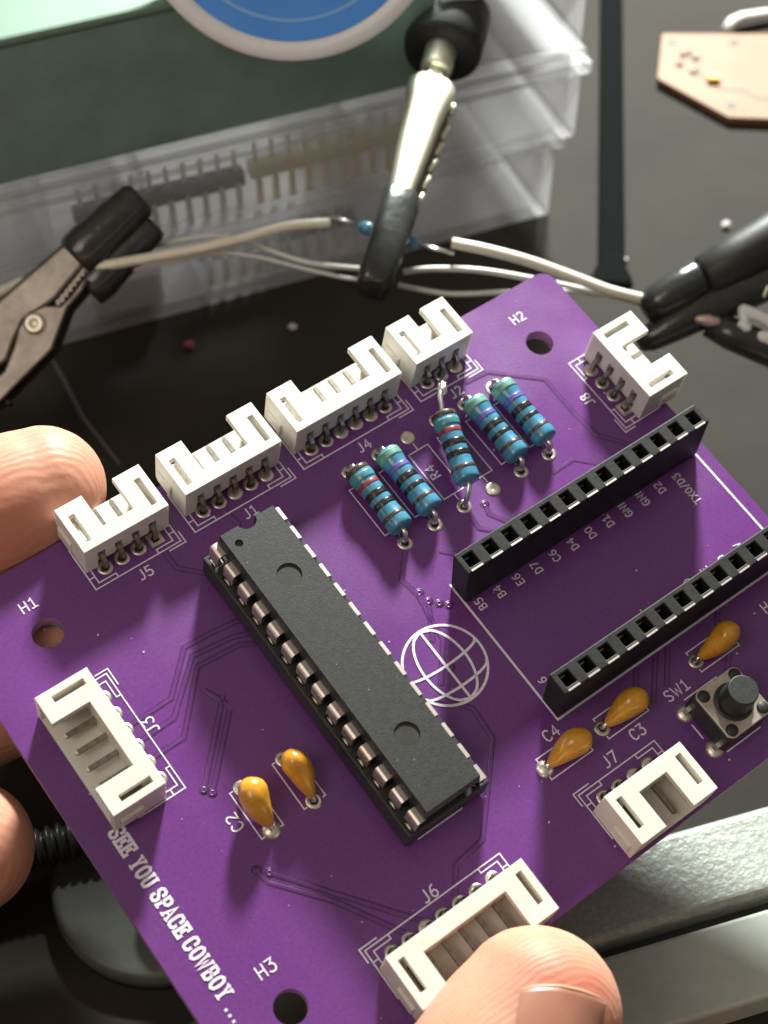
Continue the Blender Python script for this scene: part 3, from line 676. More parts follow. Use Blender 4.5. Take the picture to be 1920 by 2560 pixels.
# dust on the board, one object
dust = MB()
for i in range(70):
    x, y = random.uniform(X0 + 1, X1 - 1), random.uniform(Y0 + 1, Y1 - 1); s = random.choice((.05, .06, .08, .13)); a = random.uniform(0, 3)
    dust.add([(x - s, y - s * .4, .05), (x + s * .6, y - s * .7, .05), (x + s, y + s * .6, .09), (x - s * .4, y + s, .06)], [(0, 1, 2, 3)])
d_ = dust.build('dust', M['lint']); d_.matrix_world = BM; d_['kind'] = 'stuff'; d_['label'] = 'pale specks of dust on the purple board'; d_['category'] = 'dust'

# ------------------------------------------------------------------ hands
def remeshed(mb, voxel, name, m, smooth_it=6):
    me = mb.mesh(name, None)
    o = bpy.data.objects.new(name, me); COL.objects.link(o)
    r = o.modifiers.new('r', 'REMESH'); r.mode = 'VOXEL'; r.voxel_size = voxel * MM
    s = o.modifiers.new('s', 'SMOOTH'); s.iterations = smooth_it; s.factor = .6
    dg = bpy.context.evaluated_depsgraph_get(); dg.update()
    nm = bpy.data.meshes.new_from_object(o.evaluated_get(dg)); nm.name = name
    bpy.data.objects.remove(o)
    nm.materials.append(m); nm.polygons.foreach_set('use_smooth', [True] * len(nm.polygons))
    q = bpy.data.objects.new(name, nm); COL.objects.link(q); return q
def finger(mb, pts, rad, ratio=1.08, up=(0, 0, 1)):
    P = [Vector(p) for p in pts]; Q = []; rr = []
    for i in range(len(P) - 1):                       # smooth the joints with a Catmull-Rom curve
        p0, p1, p2, p3 = P[max(i - 1, 0)], P[i], P[i + 1], P[min(i + 2, len(P) - 1)]
        for s in range(6):
            t = s / 6; Q.append(.5 * ((2 * p1) + (p2 - p0) * t + (2 * p0 - 5 * p1 + 4 * p2 - p3) * t * t + (3 * p1 - p0 - 3 * p2 + p3) * t ** 3)); rr.append(rad[i] + (rad[i + 1] - rad[i]) * t)
    Q.append(P[-1]); rr.append(rad[-1])
    mb.tube(Q, rr, 24, round_end=True, up=up, ratio=ratio)
lh = MB()
B = bw
finger(lh, [B(-48, 12, -12), B(-30, 16, -8), B(-17, 15.3, -4.2), B(-7, 13.0, -2.0), B(.2, 12.0, -1.4)], [8.6, 8.2, 7.7, 7.5, 6.3])           # along the far edge
finger(lh, [B(-50, 2, -17), B(-32, 3, -13), B(-18, 0, -10.5), B(-8, -2, -9.6), B(-1, -3, -9.2)], [8.6, 8.2, 7.9, 7.3, 6.3])            # under the board
finger(lh, [B(-52, -8, -21), B(-44, -13, -18), B(-36, -13.8, -12), B(-30.5, -14.7, -8), B(-25.2, -16.1, -5.4)], [8.4, 8, 7.4, 7.0, 6.1])                 # fingertip by the near left edge
finger(lh, [B(-54, -18, -24), B(-47, -26, -24), B(-45, -31, -24)], [7.4, 7, 6.2])
finger(lh, [B(-62, 16, -16), B(-50, 30, -12), B(-38, 36, -8)], [9, 8.4, 7.2])                                # thumb
lh.tube([B(-46, 4, -15), B(-58, 2, -18), B(-74, 2, -22), B(-92, 0, -26)], [13, 17, 18, 15], 24, round_end=True, ratio=1.5)
left = remeshed(lh, .55, 'hand', M['skin'])
tag(left, 'bare left hand with fingertips at the upper left corner of the purple board', 'hand')
rh = MB()
TB = [B(-14, -78.5, -4), B(-5.6, -68.9, 1.5), B(.4, -63.3, 3.6), B(7.9, -60.2, 4.2)]
finger(rh, TB, [9.6, 9.0, 8.6, 7.3], 1.05)
for k, (dx, dz, ln) in enumerate(((-40, -17, 34), (-25, -21, 34), (-11, -24, 32), (-1, -27, 26))):
    finger(rh, [B(24 + dx, -104, dz - 4), B(14 + dx, -86, dz - 3), B(6 + dx, -70, dz + 2), B(2 + dx, -96 + ln + 6, dz + 4)], [8.6, 8.0, 7.4, 6.2])
rh.tube([B(4, -96, -14), B(0, -108, -18), B(-4, -122, -24), B(-8, -142, -32)], [14, 19, 19, 16], 24, round_end=True, ratio=1.4)
right = remeshed(rh, .55, 'hand', M['skin'])
def flush(o, spots):
    at_ = o.data.attributes.new('flush', 'FLOAT', 'POINT')
    S_ = [(Vector(p) * MM, r * MM, k) for p, r, k in spots]
    for i, v in enumerate(o.data.vertices):
        at_.data[i].value = min(1, max([k * math.exp(-((v.co - p).length / r) ** 2) for p, r, k in S_] + [0]))
nt = M['skin'].node_tree; pr = nt.nodes['Principled BSDF']; src = pr.inputs['Base Color'].links[0].from_socket
an = nt.nodes.new('ShaderNodeAttribute'); an.attribute_name = 'flush'; mxc = nt.nodes.new('ShaderNodeMix'); mxc.data_type = 'RGBA'
nt.links.new(an.outputs['Fac'], mxc.inputs[0]); nt.links.new(src, mxc.inputs[6]); mxc.inputs[7].default_value = (.50, .15, .095, 1); nt.links.new(mxc.outputs[2], pr.inputs['Base Color'])
tag(right, 'bare right hand, thumb with its nail pressing the near edge by J6', 'hand')

flush(left, [(B(-9, 8, 2), 7, .6), (B(-20, 9, 0), 9, .5), (B(-27, -19, -2), 5, .45)])
# nail of the right thumb: a curved plate let into the back of the thumb tip
def nail(parent, pts_c, across, along, nrm, wd, ln, bulge, label):
    mb = MB(); nu, nv = 14, 12; vs = []
    for top in (0, 1):
        for i in range(nu + 1):
            u = -1 + 2 * i / nu
            for j in range(nv + 1):
                v = j / nv
                ww = wd * (.86 + .14 * math.sin(math.pi * min(1, v * 1.1 + .1)))
                edge = .9 * (u * u) * .9 if v == 1 else 0
                p = Vector(pts_c) + across * (u * ww / 2) + along * (v * ln - edge * v) - nrm * (bulge * u * u + .012 * (v * ln - ln * .55) ** 2) + nrm * (.32 if top else -.4)
                vs.append(p)
    nvv = nv + 1; off = (nu + 1) * nvv; fs = []
    for i in range(nu):
        for j in range(nv):
            a = i * nvv + j
            fs.append((off + a, off + a + nvv, off + a + nvv + 1, off + a + 1)); fs.append((a, a + 1, a + nvv + 1, a + nvv))
    for i in range(nu):
        a, b = i * nvv + nv, (i + 1) * nvv + nv; fs.append((a, b, off + b, off + a)); a, b = i * nvv, (i + 1) * nvv; fs.append((b, a, off + a, off + b))
    for j in range(nv):
        a = j; fs.append((a, a + 1, off + a + 1, off + a)); a = nu * nvv + j; fs.append((a + 1, a, off + a, off + a + 1))
    mb.add(vs, fs)
    o = mb.build('nail', M['nail'], None, True); o.parent = parent; o['label'] = label
    # pale free edge
    e = MB(); path = []
    for i in range(nu + 1):
        u = -1 + 2 * i / nu; path.append(Vector(pts_c) + across * (u * wd * .49) + along * (ln - .81 * u * u + .05) - nrm * (bulge * u * u + .012 * (ln * .45) ** 2) + nrm * .05)
    e.tube(path, .26, 8, up=tuple(nrm)); q = e.build('nail_edge', M['nailtip'], None, True); q.parent = o
    return o
from mathutils.bvhtree import BVHTree
bvh = BVHTree.FromPolygons([v.co.copy() for v in right.data.vertices], [tuple(p.vertices) for p in right.data.polygons])
def on_hand(px, py):
    d = (at(px, py, 1.0) - CAM).normalized(); loc, nr, _, _ = bvh.ray_cast(CAM * MM, d)
    return (loc / MM, nr) if loc else None
def interp(P, u):
    k = min(int(u * (len(P) - 1)), len(P) - 2); t = u * (len(P) - 1) - k
    return P[k][0] + (P[k + 1][0] - P[k][0]) * t, P[k][1] + (P[k + 1][1] - P[k][1]) * t
nail_top = [(1296, 2474), (1337, 2467), (1397, 2466), (1446, 2476), (1486, 2490), (1522, 2508)]
nail_bot = [(1262, 2640), (1310, 2690), (1380, 2715), (1430, 2712), (1470, 2690), (1496, 2650)]
nu, nv = 24, 16; g_ = []
for i in range(nu + 1):
    for j in range(nv + 1):
        a_, b_ = interp(nail_top, i / nu), interp(nail_bot, i / nu); v = j / nv
        h = on_hand(a_[0] + (b_[0] - a_[0]) * v, a_[1] + (b_[1] - a_[1]) * v)
        g_.append(h)
fallback = [h for h in g_ if h]
g_ = [h if h else fallback[0] for h in g_]
mbn = MB(); lift = lambda i, j: -.05 + .28 * (1 - (2 * i / nu - 1) ** 4) * (1 - .7 * j / nv)
mbn.add([p + n * lift(k // (nv + 1), k % (nv + 1)) for k, (p, n) in enumerate(g_)] + [p - n * .35 for p, n in g_],
        [q_ for i in range(nu) for j in range(nv) for q_ in (((i * (nv + 1) + j), (i * (nv + 1) + j + 1), ((i + 1) * (nv + 1) + j + 1), ((i + 1) * (nv + 1) + j)),)]
        + [((i * (nv + 1)), ((i + 1) * (nv + 1)), (nu + 1) * (nv + 1) + (i + 1) * (nv + 1), (nu + 1) * (nv + 1) + i * (nv + 1)) for i in range(nu)]
        + [(j + 1, j, (nu + 1) * (nv + 1) + j, (nu + 1) * (nv + 1) + j + 1) for j in range(nv)]
        + [(nu * (nv + 1) + j, nu * (nv + 1) + j + 1, (nu + 1) * (nv + 1) + nu * (nv + 1) + j + 1, (nu + 1) * (nv + 1) + nu * (nv + 1) + j) for j in range(nv)])
flush(right, [(g_[i * (nv + 1)][0], 2.6, .75) for i in range(2, nu - 1, 3)])
no = mbn.build('nail', M['nail'], None, True); no.parent = right; no['label'] = 'pink thumb nail with pale free edge'
ed = MB(); ed.tube([g_[i * (nv + 1)][0] + g_[i * (nv + 1)][1] * (lift(i, 0) - .06) for i in range(nu + 1)], [.05 + .08 * math.sin(math.pi * i / nu) for i in range(nu + 1)], 8)
eo = ed.build('nail_edge', M['nailtip'], None, True); eo.parent = no
d1 = (B(-1.8, 12, -1.6) - B(-8, 13.2, -2.5)).normalized(); n1 = (Matrix(RB) @ Vector((-.15, 1, .22))).normalized(); n1 = (n1 - d1 * n1.dot(d1)).normalized()
nail(left, B(-4, 12.4, -1.9) + n1 * 6.45 - d1 * 4.5, d1.cross(n1).normalized(), d1, n1, 9.0, 7.6, 1.6, 'nail edge seen on the far side of the fingertip')

# ------------------------------------------------------------------ left alligator clip, seen from the side
def side_frame(px, py, depth):                        # a frame facing the camera: x right, y up, z towards the camera
    o = at(px, py, depth) * MM; x, y, z = RIGHT, -DOWN, -FWD
    return Matrix(((x.x, y.x, z.x, o.x), (x.y, y.y, z.y, o.y), (x.z, y.z, z.z, o.z), (0, 0, 0, 1)))
def P2(px, py, cx, cy, depth): return ((px - cx) * depth / FPX, -(py - cy) * depth / FPX)
def poly(pts, cx, cy, depth): return [P2(a, b, cx, cy, depth) for a, b in pts]
LD = 207.0
lc = thing('alligator_clip', 'steel alligator clip with rubber jaw sleeves and round rivet, at the left', 'alligator clip', side_frame(97, 815, LD), 'alligator clips of the holding stand')
q = lambda pts: poly(pts, 97, 815, LD)
MB().prism(q([(232, 640), (216, 672), (150, 752), (120, 775), (70, 808), (45, 860), (30, 905), (-120, 1010), (-160, 950), (-10, 760), (70, 690), (160, 612), (200, 610)])[::-1], -3.2, 1.6).build('jaw', M['steel'], lc, bevel=.7, seg=3)
MB().prism(q([(230, 705), (215, 735), (180, 775), (140, 880), (20, 1000), (-100, 1120), (-160, 1090), (20, 930), (44, 870), (55, 825), (80, 785), (120, 768), (160, 768), (185, 745), (216, 702)])[::-1], -2.2, 2.4).build('jaw', M['steel'], lc, bevel=.45, seg=3)
MB().lathe([(1.45, 2.2), (1.45, 2.55), (1.15, 2.95), (.62, 3.0), (.5, 2.72), (0, 2.7)], 28).build('rivet', M['chrome'], lc, True)
def sleeve(nm, a, b, r0, r1, z, root, cx, cy, depth, ratio=1.25, mname='rubber'):
    A = Vector((*P2(*a, cx, cy, depth), z)); B2 = Vector((*P2(*b, cx, cy, depth), z)); d = (B2 - A)
    path = [A + d * s for s in (0, .06, .2, .4, .6, .8, .94, 1.0)]; rr = [r0 * .9, r0, r0 * 1.03, (r0 + r1) / 2 * 1.04, (r0 + r1) / 2 * 1.02, r1 * 1.02, r1 * .98, r1 * .8]
    return MB().tube(path, rr, 20, up=(0, 0, 1), ratio=1 / ratio if False else 1.0).build(nm, M[mname], root, True)
sleeve('jaw_sleeve', (190, 648), (352, 492), 3.25, 2.7, -.2, lc, 97, 815, LD)
sleeve('jaw_sleeve', (215, 722), (385, 556), 2.7, 2.1, -1.4, lc, 97, 815, LD)
th = MB()
for i in range(7):
    a, b = P2(150 + 10 * i, 752 - 13 * i, 97, 815, LD); th.box(a - .25, a + .25, b - 1.0, b + .1, -1.5, 1.2)
th.build('teeth', M['steel'], lc)
MB().tube([Vector((*P2(-60, 930, 97, 815, LD), .5 * (-1) ** k)) + Vector((.35 * k, -.33 * k, 0)) for k in range(14)], .35, 8).build('spring', M['steel'], lc, True)
MB().tube([(*P2(-120, 1010, 97, 815, LD), -1), (*P2(-420, 1290, 97, 815, LD), -6)], 2.6, 16).build('arm', M['steel'], lc, True)

# ------------------------------------------------------------------ centre clip, bright metal, seen from above
tipc, knobc = at(952, 660, 200), at(1130, 40, 224)
fc = frame(tipc, knobc - tipc, CAM - tipc)
cc = thing('alligator_clip', 'shiny bright metal alligator clip with black tip, pointing down from a black knob', 'alligator clip', fc, 'alligator clips of the holding stand')
LC = (knobc - tipc).length
def loft(secs, n=28, top=1.0):
    """secs: (x, half width, half height, centre y, centre z)"""
    vs = []
    for x, hw, hh, yc, zc in secs:
        for k in range(n):
            a = 2 * math.pi * k / n; c, s = math.cos(a), math.sin(a)
            vs.append((x, yc + hw * math.copysign(abs(c) ** .6, c), zc + hh * math.copysign(abs(s) ** .6, s)))
    return MB().add(vs, [(i * n + k, (i + 1) * n + k, (i + 1) * n + (k + 1) % n, i * n + (k + 1) % n) for i in range(len(secs) - 1) for k in range(n)] + [tuple(range(n)), tuple(range((len(secs) - 1) * n, len(secs) * n))[::-1]])
loft([(9.5, 1.35, 1.1, 0, .9), (11, 1.5, 1.3, 0, 1), (15, 1.85, 1.6, 0, 1.3), (20, 2.3, 1.9, 0, 1.6), (24, 2.55, 2.0, 0, 1.9), (26.5, 2.9, 2.1, 0, 2), (28.5, 3.25, 2.1, 0, 2.0), (30.3, 3.2, 2.0, 0, 1.8), (31.6, 2.5, 1.6, 0, 1.5), (32.2, 1.2, .8, 0, 1.3)]).build('jaw', M['chrome'], cc, True)
loft([(8.5, 1.2, 1.0, -.9, -1.2), (14, 1.7, 1.3, -1.2, -1.4), (20, 2.1, 1.5, -1.3, -1.6), (26, 2.5, 1.7, -1.1, -1.5), (30, 2.7, 1.7, -.7, -1.4), (33, 1.6, 1.2, -.3, -.9)]).build('jaw', M['steel'], cc, True)
for k in range(5):
    MB().tube([(11.5 + 3.2 * k, -2.4 - .22 * k, -.2), (13.0 + 3.2 * k, -2.75 - .22 * k, -.1)], [.34, .42], 10, round_end=True).build('tooth', M['chrome'], cc, True)
MB().tube([(29.0, -3.2, .3), (29.0, -3.9, .3)], .9, 16).build('rivet', M['chrome'], cc, True)
loft([(-4.0, 1.2, 1.5, .2, -.8), (-3.4, 2.0, 2.3, .2, -.8), (-1.0, 2.4, 2.6, .1, -.6), (4, 2.55, 2.4, -.1, -.2), (9, 2.6, 2.1, -.2, .2), (11.2, 2.6, 2.0, -.1, .4), (11.6, 2.2, 1.7, -.1, .5)]).build('jaw_sleeve', M['rubber'], cc, True)
MB().tube([(32.0, 0, 1.3), (34.6, .1, 1.3)], .95, 14).build('neck', M['chrome'], cc, True)
MB().tube([(33.6, .7, 1.9), (31.6, .9, 1.8)], .35, 8).build('crimp_tab', M['chrome'], cc, True); MB().tube([(33.6, -.7, 1.9), (31.6, -.9, 1.8)], .35, 8).build('crimp_tab', M['chrome'], cc, True)
MB().tube([(34.2, .1, 1.2), (34.6, .1, 1.2), (39.8, .15, 1.2), (40.2, .15, 1.2)], [1.9, 2.15, 2.2, 2.0], 28).build('ferrule', M['chrome'], cc, True)
MB().tube([(38.2, .1, .6), (38.9, .1, .6), (46.5, .2, .6), (47.4, .2, .6)], [4.9, 5.6, 5.7, 5.0], 36).build('knob', M['black'], cc, True)
MB().tube([(47, .2, .6), (110, 4, -4)], 2.4, 16).build('arm', M['steel'], cc, True)

# ------------------------------------------------------------------ right clip, black rubber booted
RD = 207.0
rc = thing('alligator_clip', 'black rubber booted alligator clip with a white marked cable, at the right', 'alligator clip', side_frame(1770, 720, RD), 'alligator clips of the holding stand')
r2 = lambda px, py, z=0: (*P2(px, py, 1770, 720, RD), z)
MB().tube([r2(1610, 775), r2(1640, 758), r2(1690, 728), r2(1745, 697), r2(1757, 692)], [1.7, 2.5, 2.7, 2.6, 2.2], 24).build('jaw_sleeve', M['rubber'], rc, True)
MB().tube([r2(1756, 694, .2), r2(1764, 690, .2), r2(1850, 640, .2), r2(1980, 565, .2), r2(2200, 440, -4)], [2.3, 2.85, 3.1, 3.3, 3.4], 24).build('boot', M['black'], rc, True)
MB().tube([r2(1600, 858, -1), r2(1625, 845, -1), r2(1700, 800, -1), r2(1790, 752, -1.2), r2(1930, 690, -2), r2(2150, 610, -5)], [1.1, 1.8, 2.5, 2.9, 2.9, 2.9], 22).build('jaw', M['rubber'], rc, True)
MB().tube([r2(1740, 800, 1.2), r2(1762, 804, 1.5), r2(1785, 806, 1.2)], [.5, .85, .6], 14, round_end=True).build('bare_contact', M['pinkcu'], rc, True)
MB().tube([r2(1775, 805, -.6), r2(1830, 835, -.2), r2(1900, 865, 0), r2(2000, 905, -1)], [1.9, 2.15, 2.2, 2.2], 22).build('handle', M['rubber'], rc, True)
mk = MB()
for pts, w_ in (([(1852, 800), (1886, 812), (1922, 830)], 1.3), ([(1850, 806), (1854, 824), (1846, 834), (1858, 842)], 1.1), ([(1900, 866), (1930, 876)], 1.4)):
    mk.tube([r2(a, b - 20, 1.75) for a, b in pts], w_ * .62, 10, round_end=True)
mk.build('white_mark', M['paint'], rc, True)
MB().tube([r2(1905, 742, 1.2), r2(1912, 722, 1.6)], .3, 8, round_end=True).build('rivet', M['chrome'], rc, True)

# ------------------------------------------------------------------ wires between the clips and the tiny resistor in the centre clip
def wire(label, pts, r, m, name='wire', grp='wires strung between the clips'):
    P = [at(*p) for p in pts]; Q = []
    for i in range(len(P) - 1):
        p0, p1, p2, p3 = P[max(i - 1, 0)], P[i], P[i + 1], P[min(i + 2, len(P) - 1)]
        for s in range(6):
            t = s / 6; Q.append(.5 * ((2 * p1) + (p2 - p0) * t + (2 * p0 - 5 * p1 + 4 * p2 - p3) * t * t + (3 * p1 - p0 - 3 * p2 + p3) * t ** 3))
    Q.append(P[-1]); o = MB().tube(Q, r, 12).build(name, M[m], None, True); tag(o, label, 'wire', grp); return o
wire('thick cream wire rising from the left clip to the middle clip', [(215, 672, 206.5), (330, 652, 206), (480, 625, 206), (600, 597, 206), (720, 565, 207), (825, 557, 208)], .70, 'wire')
wire('thinner cream wire looping behind the thick one at the left clip', [(225, 662, 208.5), (330, 630, 209.5), (430, 606, 210), (520, 592, 210), (600, 597, 210), (680, 628, 209), (780, 658, 208), (918, 673, 207)], .34, 'wire2')
wire('lowest pale wire sagging from the left clip to the middle clip', [(228, 688, 208), (400, 662, 208), (540, 634, 208), (640, 642, 208), (760, 672, 208), (860, 694, 208), (932, 702, 207.5)], .27, 'wire2')
wire('thick cream wire sloping down from the middle clip to the right clip', [(1130, 607, 207), (1220, 625, 206.5), (1330, 655, 206), (1440, 695, 206), (1530, 728, 206), (1630, 752, 207)], .72, 'wire')
wire('upper thin white wire running from the middle clip to the right clip', [(1008, 680, 207.5), (1080, 672, 207.5), (1200, 676, 208), (1330, 697, 208), (1450, 722, 208), (1560, 745, 208), (1625, 755, 208)], .42, 'wire2')
wire('lower twisted bare wire from the middle clip passing behind the board corner', [(995, 712, 207.5), (1040, 722, 207.5), (1130, 735, 208), (1260, 731, 208.5), (1400, 727, 209), (1520, 738, 209), (1610, 762, 208.5)], .36, 'wire2')
wire('cream wire leaving the left clip toward the left edge', [(60, 702, 212), (20, 722, 213), (-80, 765, 215), (-260, 860, 220)], .75, 'wire')
tr_a, tr_b = at(870, 556, 208), at(1072, 620, 208)
fr = frame((tr_a + tr_b) / 2, tr_b - tr_a, CAM - tr_a)
rr_ = thing('resistor', 'tiny blue resistor gripped crosswise in the tip of the middle clip', 'resistor', fr); hl = (tr_b - tr_a).length / 2
MB().tube([(-hl + 1.5, 0, 0), (-hl + 2.0, 0, 0), (-hl + 2.9, 0, 0), (-hl + 3.6, 0, 0), (hl - 3.6, 0, 0), (hl - 2.9, 0, 0), (hl - 2.0, 0, 0), (hl - 1.5, 0, 0)], [.35, .85, .95, .78, .78, .95, .85, .35], 18).build('body', M['resist'], rr_, True)
MB().tube([(-hl - 2.4, .12, 0), (-hl + 1.6, 0, 0)], .27, 8).build('lead', M['lead'], rr_, True); MB().tube([(hl - 1.6, 0, 0), (hl + 3.4, .3, 0)], .27, 8).build('lead', M['lead'], rr_, True)

# ------------------------------------------------------------------ storage box behind
OA, OB = Vector((-48.70, 170.43, 0)), Vector((26.54, 200.97, 0)); ud = (OB - OA).normalized(); vd = Vector((-ud.y, ud.x, 0))
OM = Matrix(((ud.x, vd.x, 0, OA.x * MM), (ud.y, vd.y, 0, OA.y * MM), (0, 0, 1, 0), (0, 0, 0, 1)))
ob = thing('storage_box', 'milky see-through parts organizer with stacked trays behind the clips', 'storage box', OM)
def shell(u0, u1, v0, v1, z0, z1, th_, name, floor_=True, bev=.8):
    us = [u0, u0 + th_, u1 - th_, u1]; vs = [v0, v0 + th_, v1 - th_, v1]; zz = [z0, z0 + th_, z1]
    return MB().grid(us, vs, zz, lambda a, b, c: not (u0 + th_ < a < u1 - th_ and v0 + th_ < b < v1 - th_ and (c > z0 + th_ or not floor_))).build(name, M['clear'], ob, bevel=bev, seg=3)
shell(-70, 81.5, 0, 48, .1, 13.6, 1.3, 'tray')
shell(-70, 82.6, -.8, 49, 13.7, 15.4, 2.2, 'tray_rim', False, .6)
shell(-70, 84.0, -1.2, 49.4, 15.5, 27.2, 1.3, 'tray')
shell(-70, 85.0, -2.0, 50, 27.3, 29.2, 2.4, 'lid_rim', False, .6)
MB().box(-70, 84.4, -1.6, 49.8, 29.3, 31.4).build('lid', M['clear'], ob, bevel=.8, seg=3)
for u in (-26, 2, 16, 47, 62):
    MB().box(u, u + .9, 1.6, 46, 15.9 + .01 * abs(u), 26.8).build('divider', M['clear'], ob)
for u in (-12, 9.5, 24, 58): MB().box(u, u + 1.0, 1.6, 46, 1.6, 13.2).build('divider', M['clear'], ob)
MB().box(6.2, 17.5, .9, 9, 2.6, 10.4).build('label_card', mat('pale_card', (.42, .39, .41), .6), ob, bevel=.6)
MB().box(-2, 13.5, .9, 8, 18, 25.4).build('label_card', M['clear'], ob, bevel=.6)
def pinstrip(label, u0, u1, v, z, m, pm, dz=5.6):
    t = thing('pin_strip', label, 'pin header', OM @ Matrix.Translation(Vector((u0, v, z)) * MM), 'loose pin strips in the organizer')
    n = int((u1 - u0) / 2.54); st_ = MB().box(-1.2, 2.54 * n - 1.34, -1.2, 1.2, 0, 2.4).build('strip', m, t, bevel=.3)
    pm_ = MB().tube([(0, -.6, 1), (0, -1.0, .6), (0, -1.1, -.5), (0, -1.1, -4.2)], [.4, .42, .5, .6], 6).mesh('pin', pm)
    pu = MB().tube([(0, 0, 2.4), (0, 0, dz)], .33, 6).mesh('pin', pm)
    for k in range(n): put('pin', pm_, t, (2.54 * k, 0, 0)); put('pin', pu, t, (2.54 * k, 0, 0))
pinstrip('yellowish pin strip lying behind the milky front beside the middle clip', 33.5, 59.5, 2.4, 20.6, M['gold'], M['gold'])
pinstrip('dark pin strip left of the yellowish one inside the organizer', 7.5, 33, 2.4, 20.0, M['black'], M['palepin'])
pinstrip('dark pin strip in the upper tray at the far left', -22, -3, 2.9, 19.5, M['black'], M['palepin'])
pinstrip('dark pin strip standing in the lower tray under the left clip', 25, 52, 3.6, 6.5, M['black'], M['palepin'])

# things on top of the organizer
gb = thing('plastic_box', 'dark green plastic box with pale green top lying on the organizer', 'box', OM @ Matrix.Translation(Vector((0, 0, 31.6)) * MM))
MB().box(-70, 60, -.6, 15, 0, 20.2).build('body', M['green'], gb, bevel=.5)
MB().box(-70.6, 60.6, -1.0, 15.6, 20.22, 21.6).build('lid', M['palegreen'], gb, bevel=.5)
cb = thing('clear_box', 'small milky box with pale lid at the right end of the organizer top', 'box', OM @ Matrix.Translation(Vector((61, 0, 31.6)) * MM))
MB().box(.3, 23.0, -.5, 40, 0, 11.5).build('body', M['clear'], cb, bevel=1.0, seg=3)
MB().box(-.2, 23.6, -1.0, 40.5, 11.6, 14.2).build('lid', M['white'], cb, bevel=.7)
tp = at(720, -267, 189); tn = (CAM - tp).normalized()
tm = frame(tp, RIGHT, tn)
tin = thing('round_tin', 'round blue tin with a broad white rim leaning on the green box', 'tin', tm)
TR_ = 407 * 189 / FPX
MB().lathe([(TR_ - .4, -9), (TR_, -8.4), (TR_, -.4), (TR_ - .3, 0), (TR_ - 2.2, .05), (TR_ - 2.35, -.25), (0, -.25)], 96).build('rim', M['white'], tin, True)
MB().cyl(0, 0, TR_ - 2.45, -.24, -.1, 96).build('label_disc', M['blue'], tin)
MB().ring(0, 0, TR_ - 5.1, TR_ - 4.7, -.1, -.04, 96).build('label_ring', M['lightblue'], tin)
for a in (-28, -14, 2): MB().cyl(-4 + a * .2, -TR_ + 9.5, .9, -.1, -.04, 12).build('label_print', M['lightblue'], tin)

# ------------------------------------------------------------------ on the mat
def desk_frame(p, rz=0): return Matrix.Translation(Vector((p.x, p.y, 0)) * MM) @ Matrix.Rotation(rz, 4, 'Z')
cpd = thing('copper_board', 'bare copper-coloured board with cut corner lying on the mat', 'circuit board', desk_frame(desk(1655, 85)))
o_ = desk(1655, 85)
rel = lambda px, py: tuple((desk(px, py, 1.6) - Vector((o_.x, o_.y, 0)))[:2])
MB().prism([rel(1655, 83), rel(1643, 195), rel(1822, 293), rel(2300, 310), rel(2300, 85)], .1, 1.6).build('laminate', M['copper'], cpd, bevel=.15)
for px, py in ((1681, 105), (1835, 107), (1829, 264)):
    x, y = rel(px, py); MB().ring(x, y, .55, .95, 1.602, 1.68, 20).build('hole_rim', M['copperdark'], cpd); MB().cyl(x, y, .56, 1.6, 1.63, 18).build('drill_hole', M['black'], cpd)
x, y = rel(1783, 203); MB().box(x - 1.1, x + 1.1, y - .8, y + .8, 1.6, 2.7).build('component', M['yellow'], cpd, bevel=.3)
MB().ribbon([rel(1795, 222), rel(1860, 226), rel(1890, 244), rel(1960, 250), rel(2200, 256)], .75, 1.64).build('milled_track', M['copperdark'], cpd)
MB().ribbon([rel(1742, 170), rel(1760, 195), rel(1776, 212)], .6, 1.64).build('milled_track', M['copperdark'], cpd)
for px, py, sx_ in ((1698, 162, .8), (1738, 145, .9), (1733, 180, .9), (1722, 135, .6), (1708, 140, .6)):
    x, y = rel(px, py); MB().lathe([(sx_, 1.6), (sx_ * .8, 2.0), (0, 2.3)], 12, o=(x, y, 0)).build('solder_lump', M['tin'], cpd, True)
MB().ribbon([rel(1700, 165), rel(1700, 130), rel(1735, 128), rel(1738, 180)], .6, 1.645).build('milled_track', M['copperdark'], cpd)
w_ = [desk(1815, 78, 1.5), desk(1830, 55, 1.8), desk(1855, 44, 1.8), desk(1910, 36, 1.6), desk(2050, 20, 1.3)]
tag(MB().tube(w_, 1.0, 12).build('wire', M['wire2'], None, True), 'grey-white wire curving behind the copper board', 'wire')
# flat black strip with a flared end
cb0, cb1 = desk(1527, -60), desk(1527, 672); dcb = (cb1 - cb0).normalized(); fcb = frame(cb1, -dcb, (0, 0, 1))
fl = thing('flat_strip', 'flat black strip lying straight on the mat beside the organizer', 'cable', fcb)
MB().box(0, (cb1 - cb0).length + 60, -2.1, 2.1, .1, 1.5).build('strap', M['strap'], fl, bevel=.6)
MB().prism([(0, -2.1), (2, -2.3), (2, 2.3), (0, 2.1), (-3.4, 3.2), (-5.2, 3.4), (-5.2, -3.4), (-3.4, -3.2)], .12, 1.7).build('end_foot', M['strap'], fl, bevel=.7)
def crumb(px, py, r, m, label, seed):
    b = bmesh.new(); bmesh.ops.create_icosphere(b, subdivisions=2, radius=r * MM); rnd = random.Random(seed)
    for v in b.verts: v.co *= rnd.uniform(.5, 1.35); v.co.z *= .6
    me = bpy.data.meshes.new('crumb'); b.to_mesh(me); b.free(); me.materials.append(M[m])
    o = bpy.data.objects.new('crumb', me); COL.objects.link(o); p = desk(px, py); o.location = Vector((p.x, p.y, r * .7)) * MM; tag(o, label, 'crumb')
crumb(1812, 567, .75, 'crumb', 'white crumb on the mat above the right clip', 1)
crumb(473, 868, .8, 'redcrumb', 'small red crumb on the mat behind the J1 connector', 2)
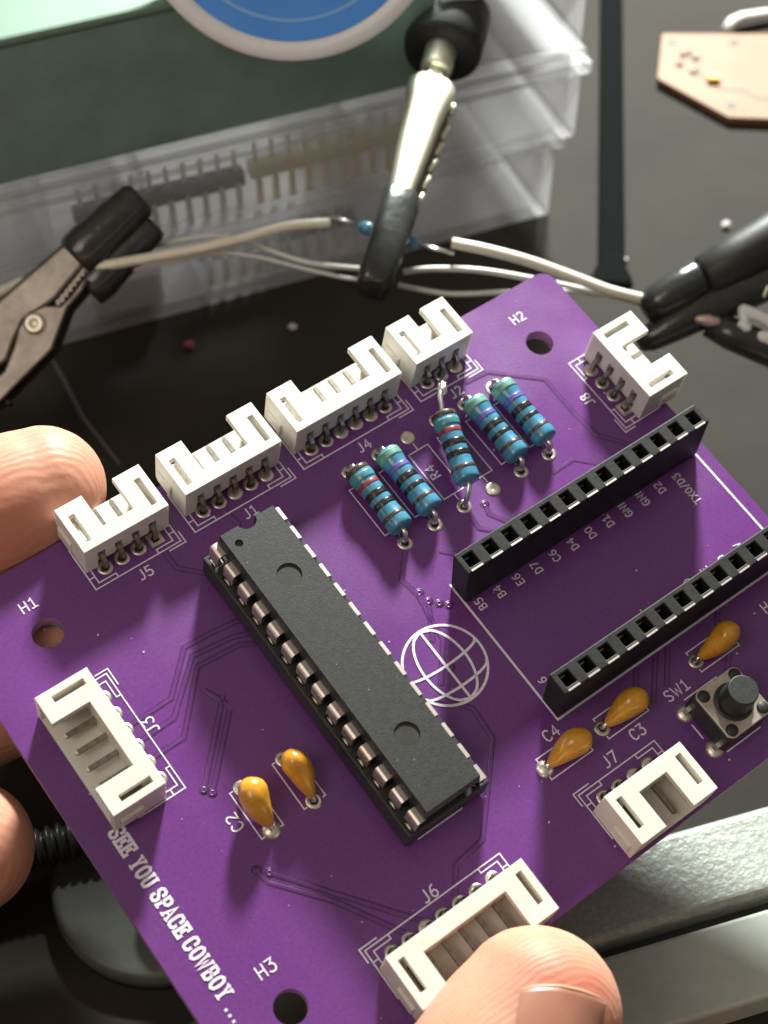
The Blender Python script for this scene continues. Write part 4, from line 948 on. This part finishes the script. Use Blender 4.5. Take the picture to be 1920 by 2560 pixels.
crumb(732, 822, .6, 'lint', 'grey fleck on the mat behind the J4 connector', 3)
crumb(1560, 652, .5, 'crumb', 'tiny pale crumb at the foot of the flat strip', 4)
tag(MB().tube([desk(120, 880, .1), desk(160, 950, .1), desk(205, 1040, .1), desk(300, 1160, .1)], [.15, .35, .3, .2], 6).build('scratch', mat('scuff', (.10, .10, .10), .7), None, True), 'pale scuff line on the mat between the left clip and fingertip', 'scuff')

# grey metal base at the lower right
g0, g1 = desk(1500, 2374, 6), desk(1920, 2250, 6); gd = (g1 - g0).normalized(); fm = frame((g0.x, g0.y, 0), gd, (0, 0, 1))
mb_ = thing('metal_base', 'hammered grey metal stand base with a smooth front bar under the board', 'stand base', fm)
MB().box(-8, 70, .9, 10.8, .1, 6.0).build('hammered_plate', M['plate'], mb_, bevel=.9, seg=4)
MB().box(-8, 70, -9.6, -.45, .1, 5.0).build('front_bar', M['bar'], mb_, bevel=.5)
MB().box(-8, 70, -.45, .9, .1, 3.0).build('groove_shade', M['black'], mb_)  # black filler: the edge shadow between plate and bar, put into colour

# ribbed hose and round base at the lower left
def hose():
    pts = [at(-260, 2190, 176), at(-60, 2160, 177), at(90, 2122, 178), at(240, 2086, 179), at(420, 2020, 180)]
    mb = MB(); path = []; rad = []
    for i in range(len(pts) - 1):
        for s in range(44):
            t = s / 44; path.append(pts[i].lerp(pts[i + 1], t)); rad.append(2.0 + .32 * math.sin((i * 44 + s) * 2 * math.pi / 8))
    mb.tube(path, rad, 18); return mb.build('flexible_hose', M['hose'], None, True)
tag(hose(), 'dark ribbed flexible hose passing under the left edge of the board', 'hose')
bc = desk(405, 2180, 3)
rb_ = thing('round_stand', 'round dark grey base on the mat under the near left board edge', 'stand base', desk_frame(bc))
MB().lathe([(12.6, .1), (12.6, 2.2), (12.2, 2.8), (11.6, 3.0), (0, 3.0)], 64).build('disc', M['greybase'], rb_, True)
MB().lathe([(4.6, 3.02), (4.6, 7.0), (4.0, 7.6), (0, 7.6)], 40, o=(3.4, -2.6, 0)).build('shade_hub', M['black'], rb_, True)  # added black cylinder, stands in for the dark shadow lying over the disc
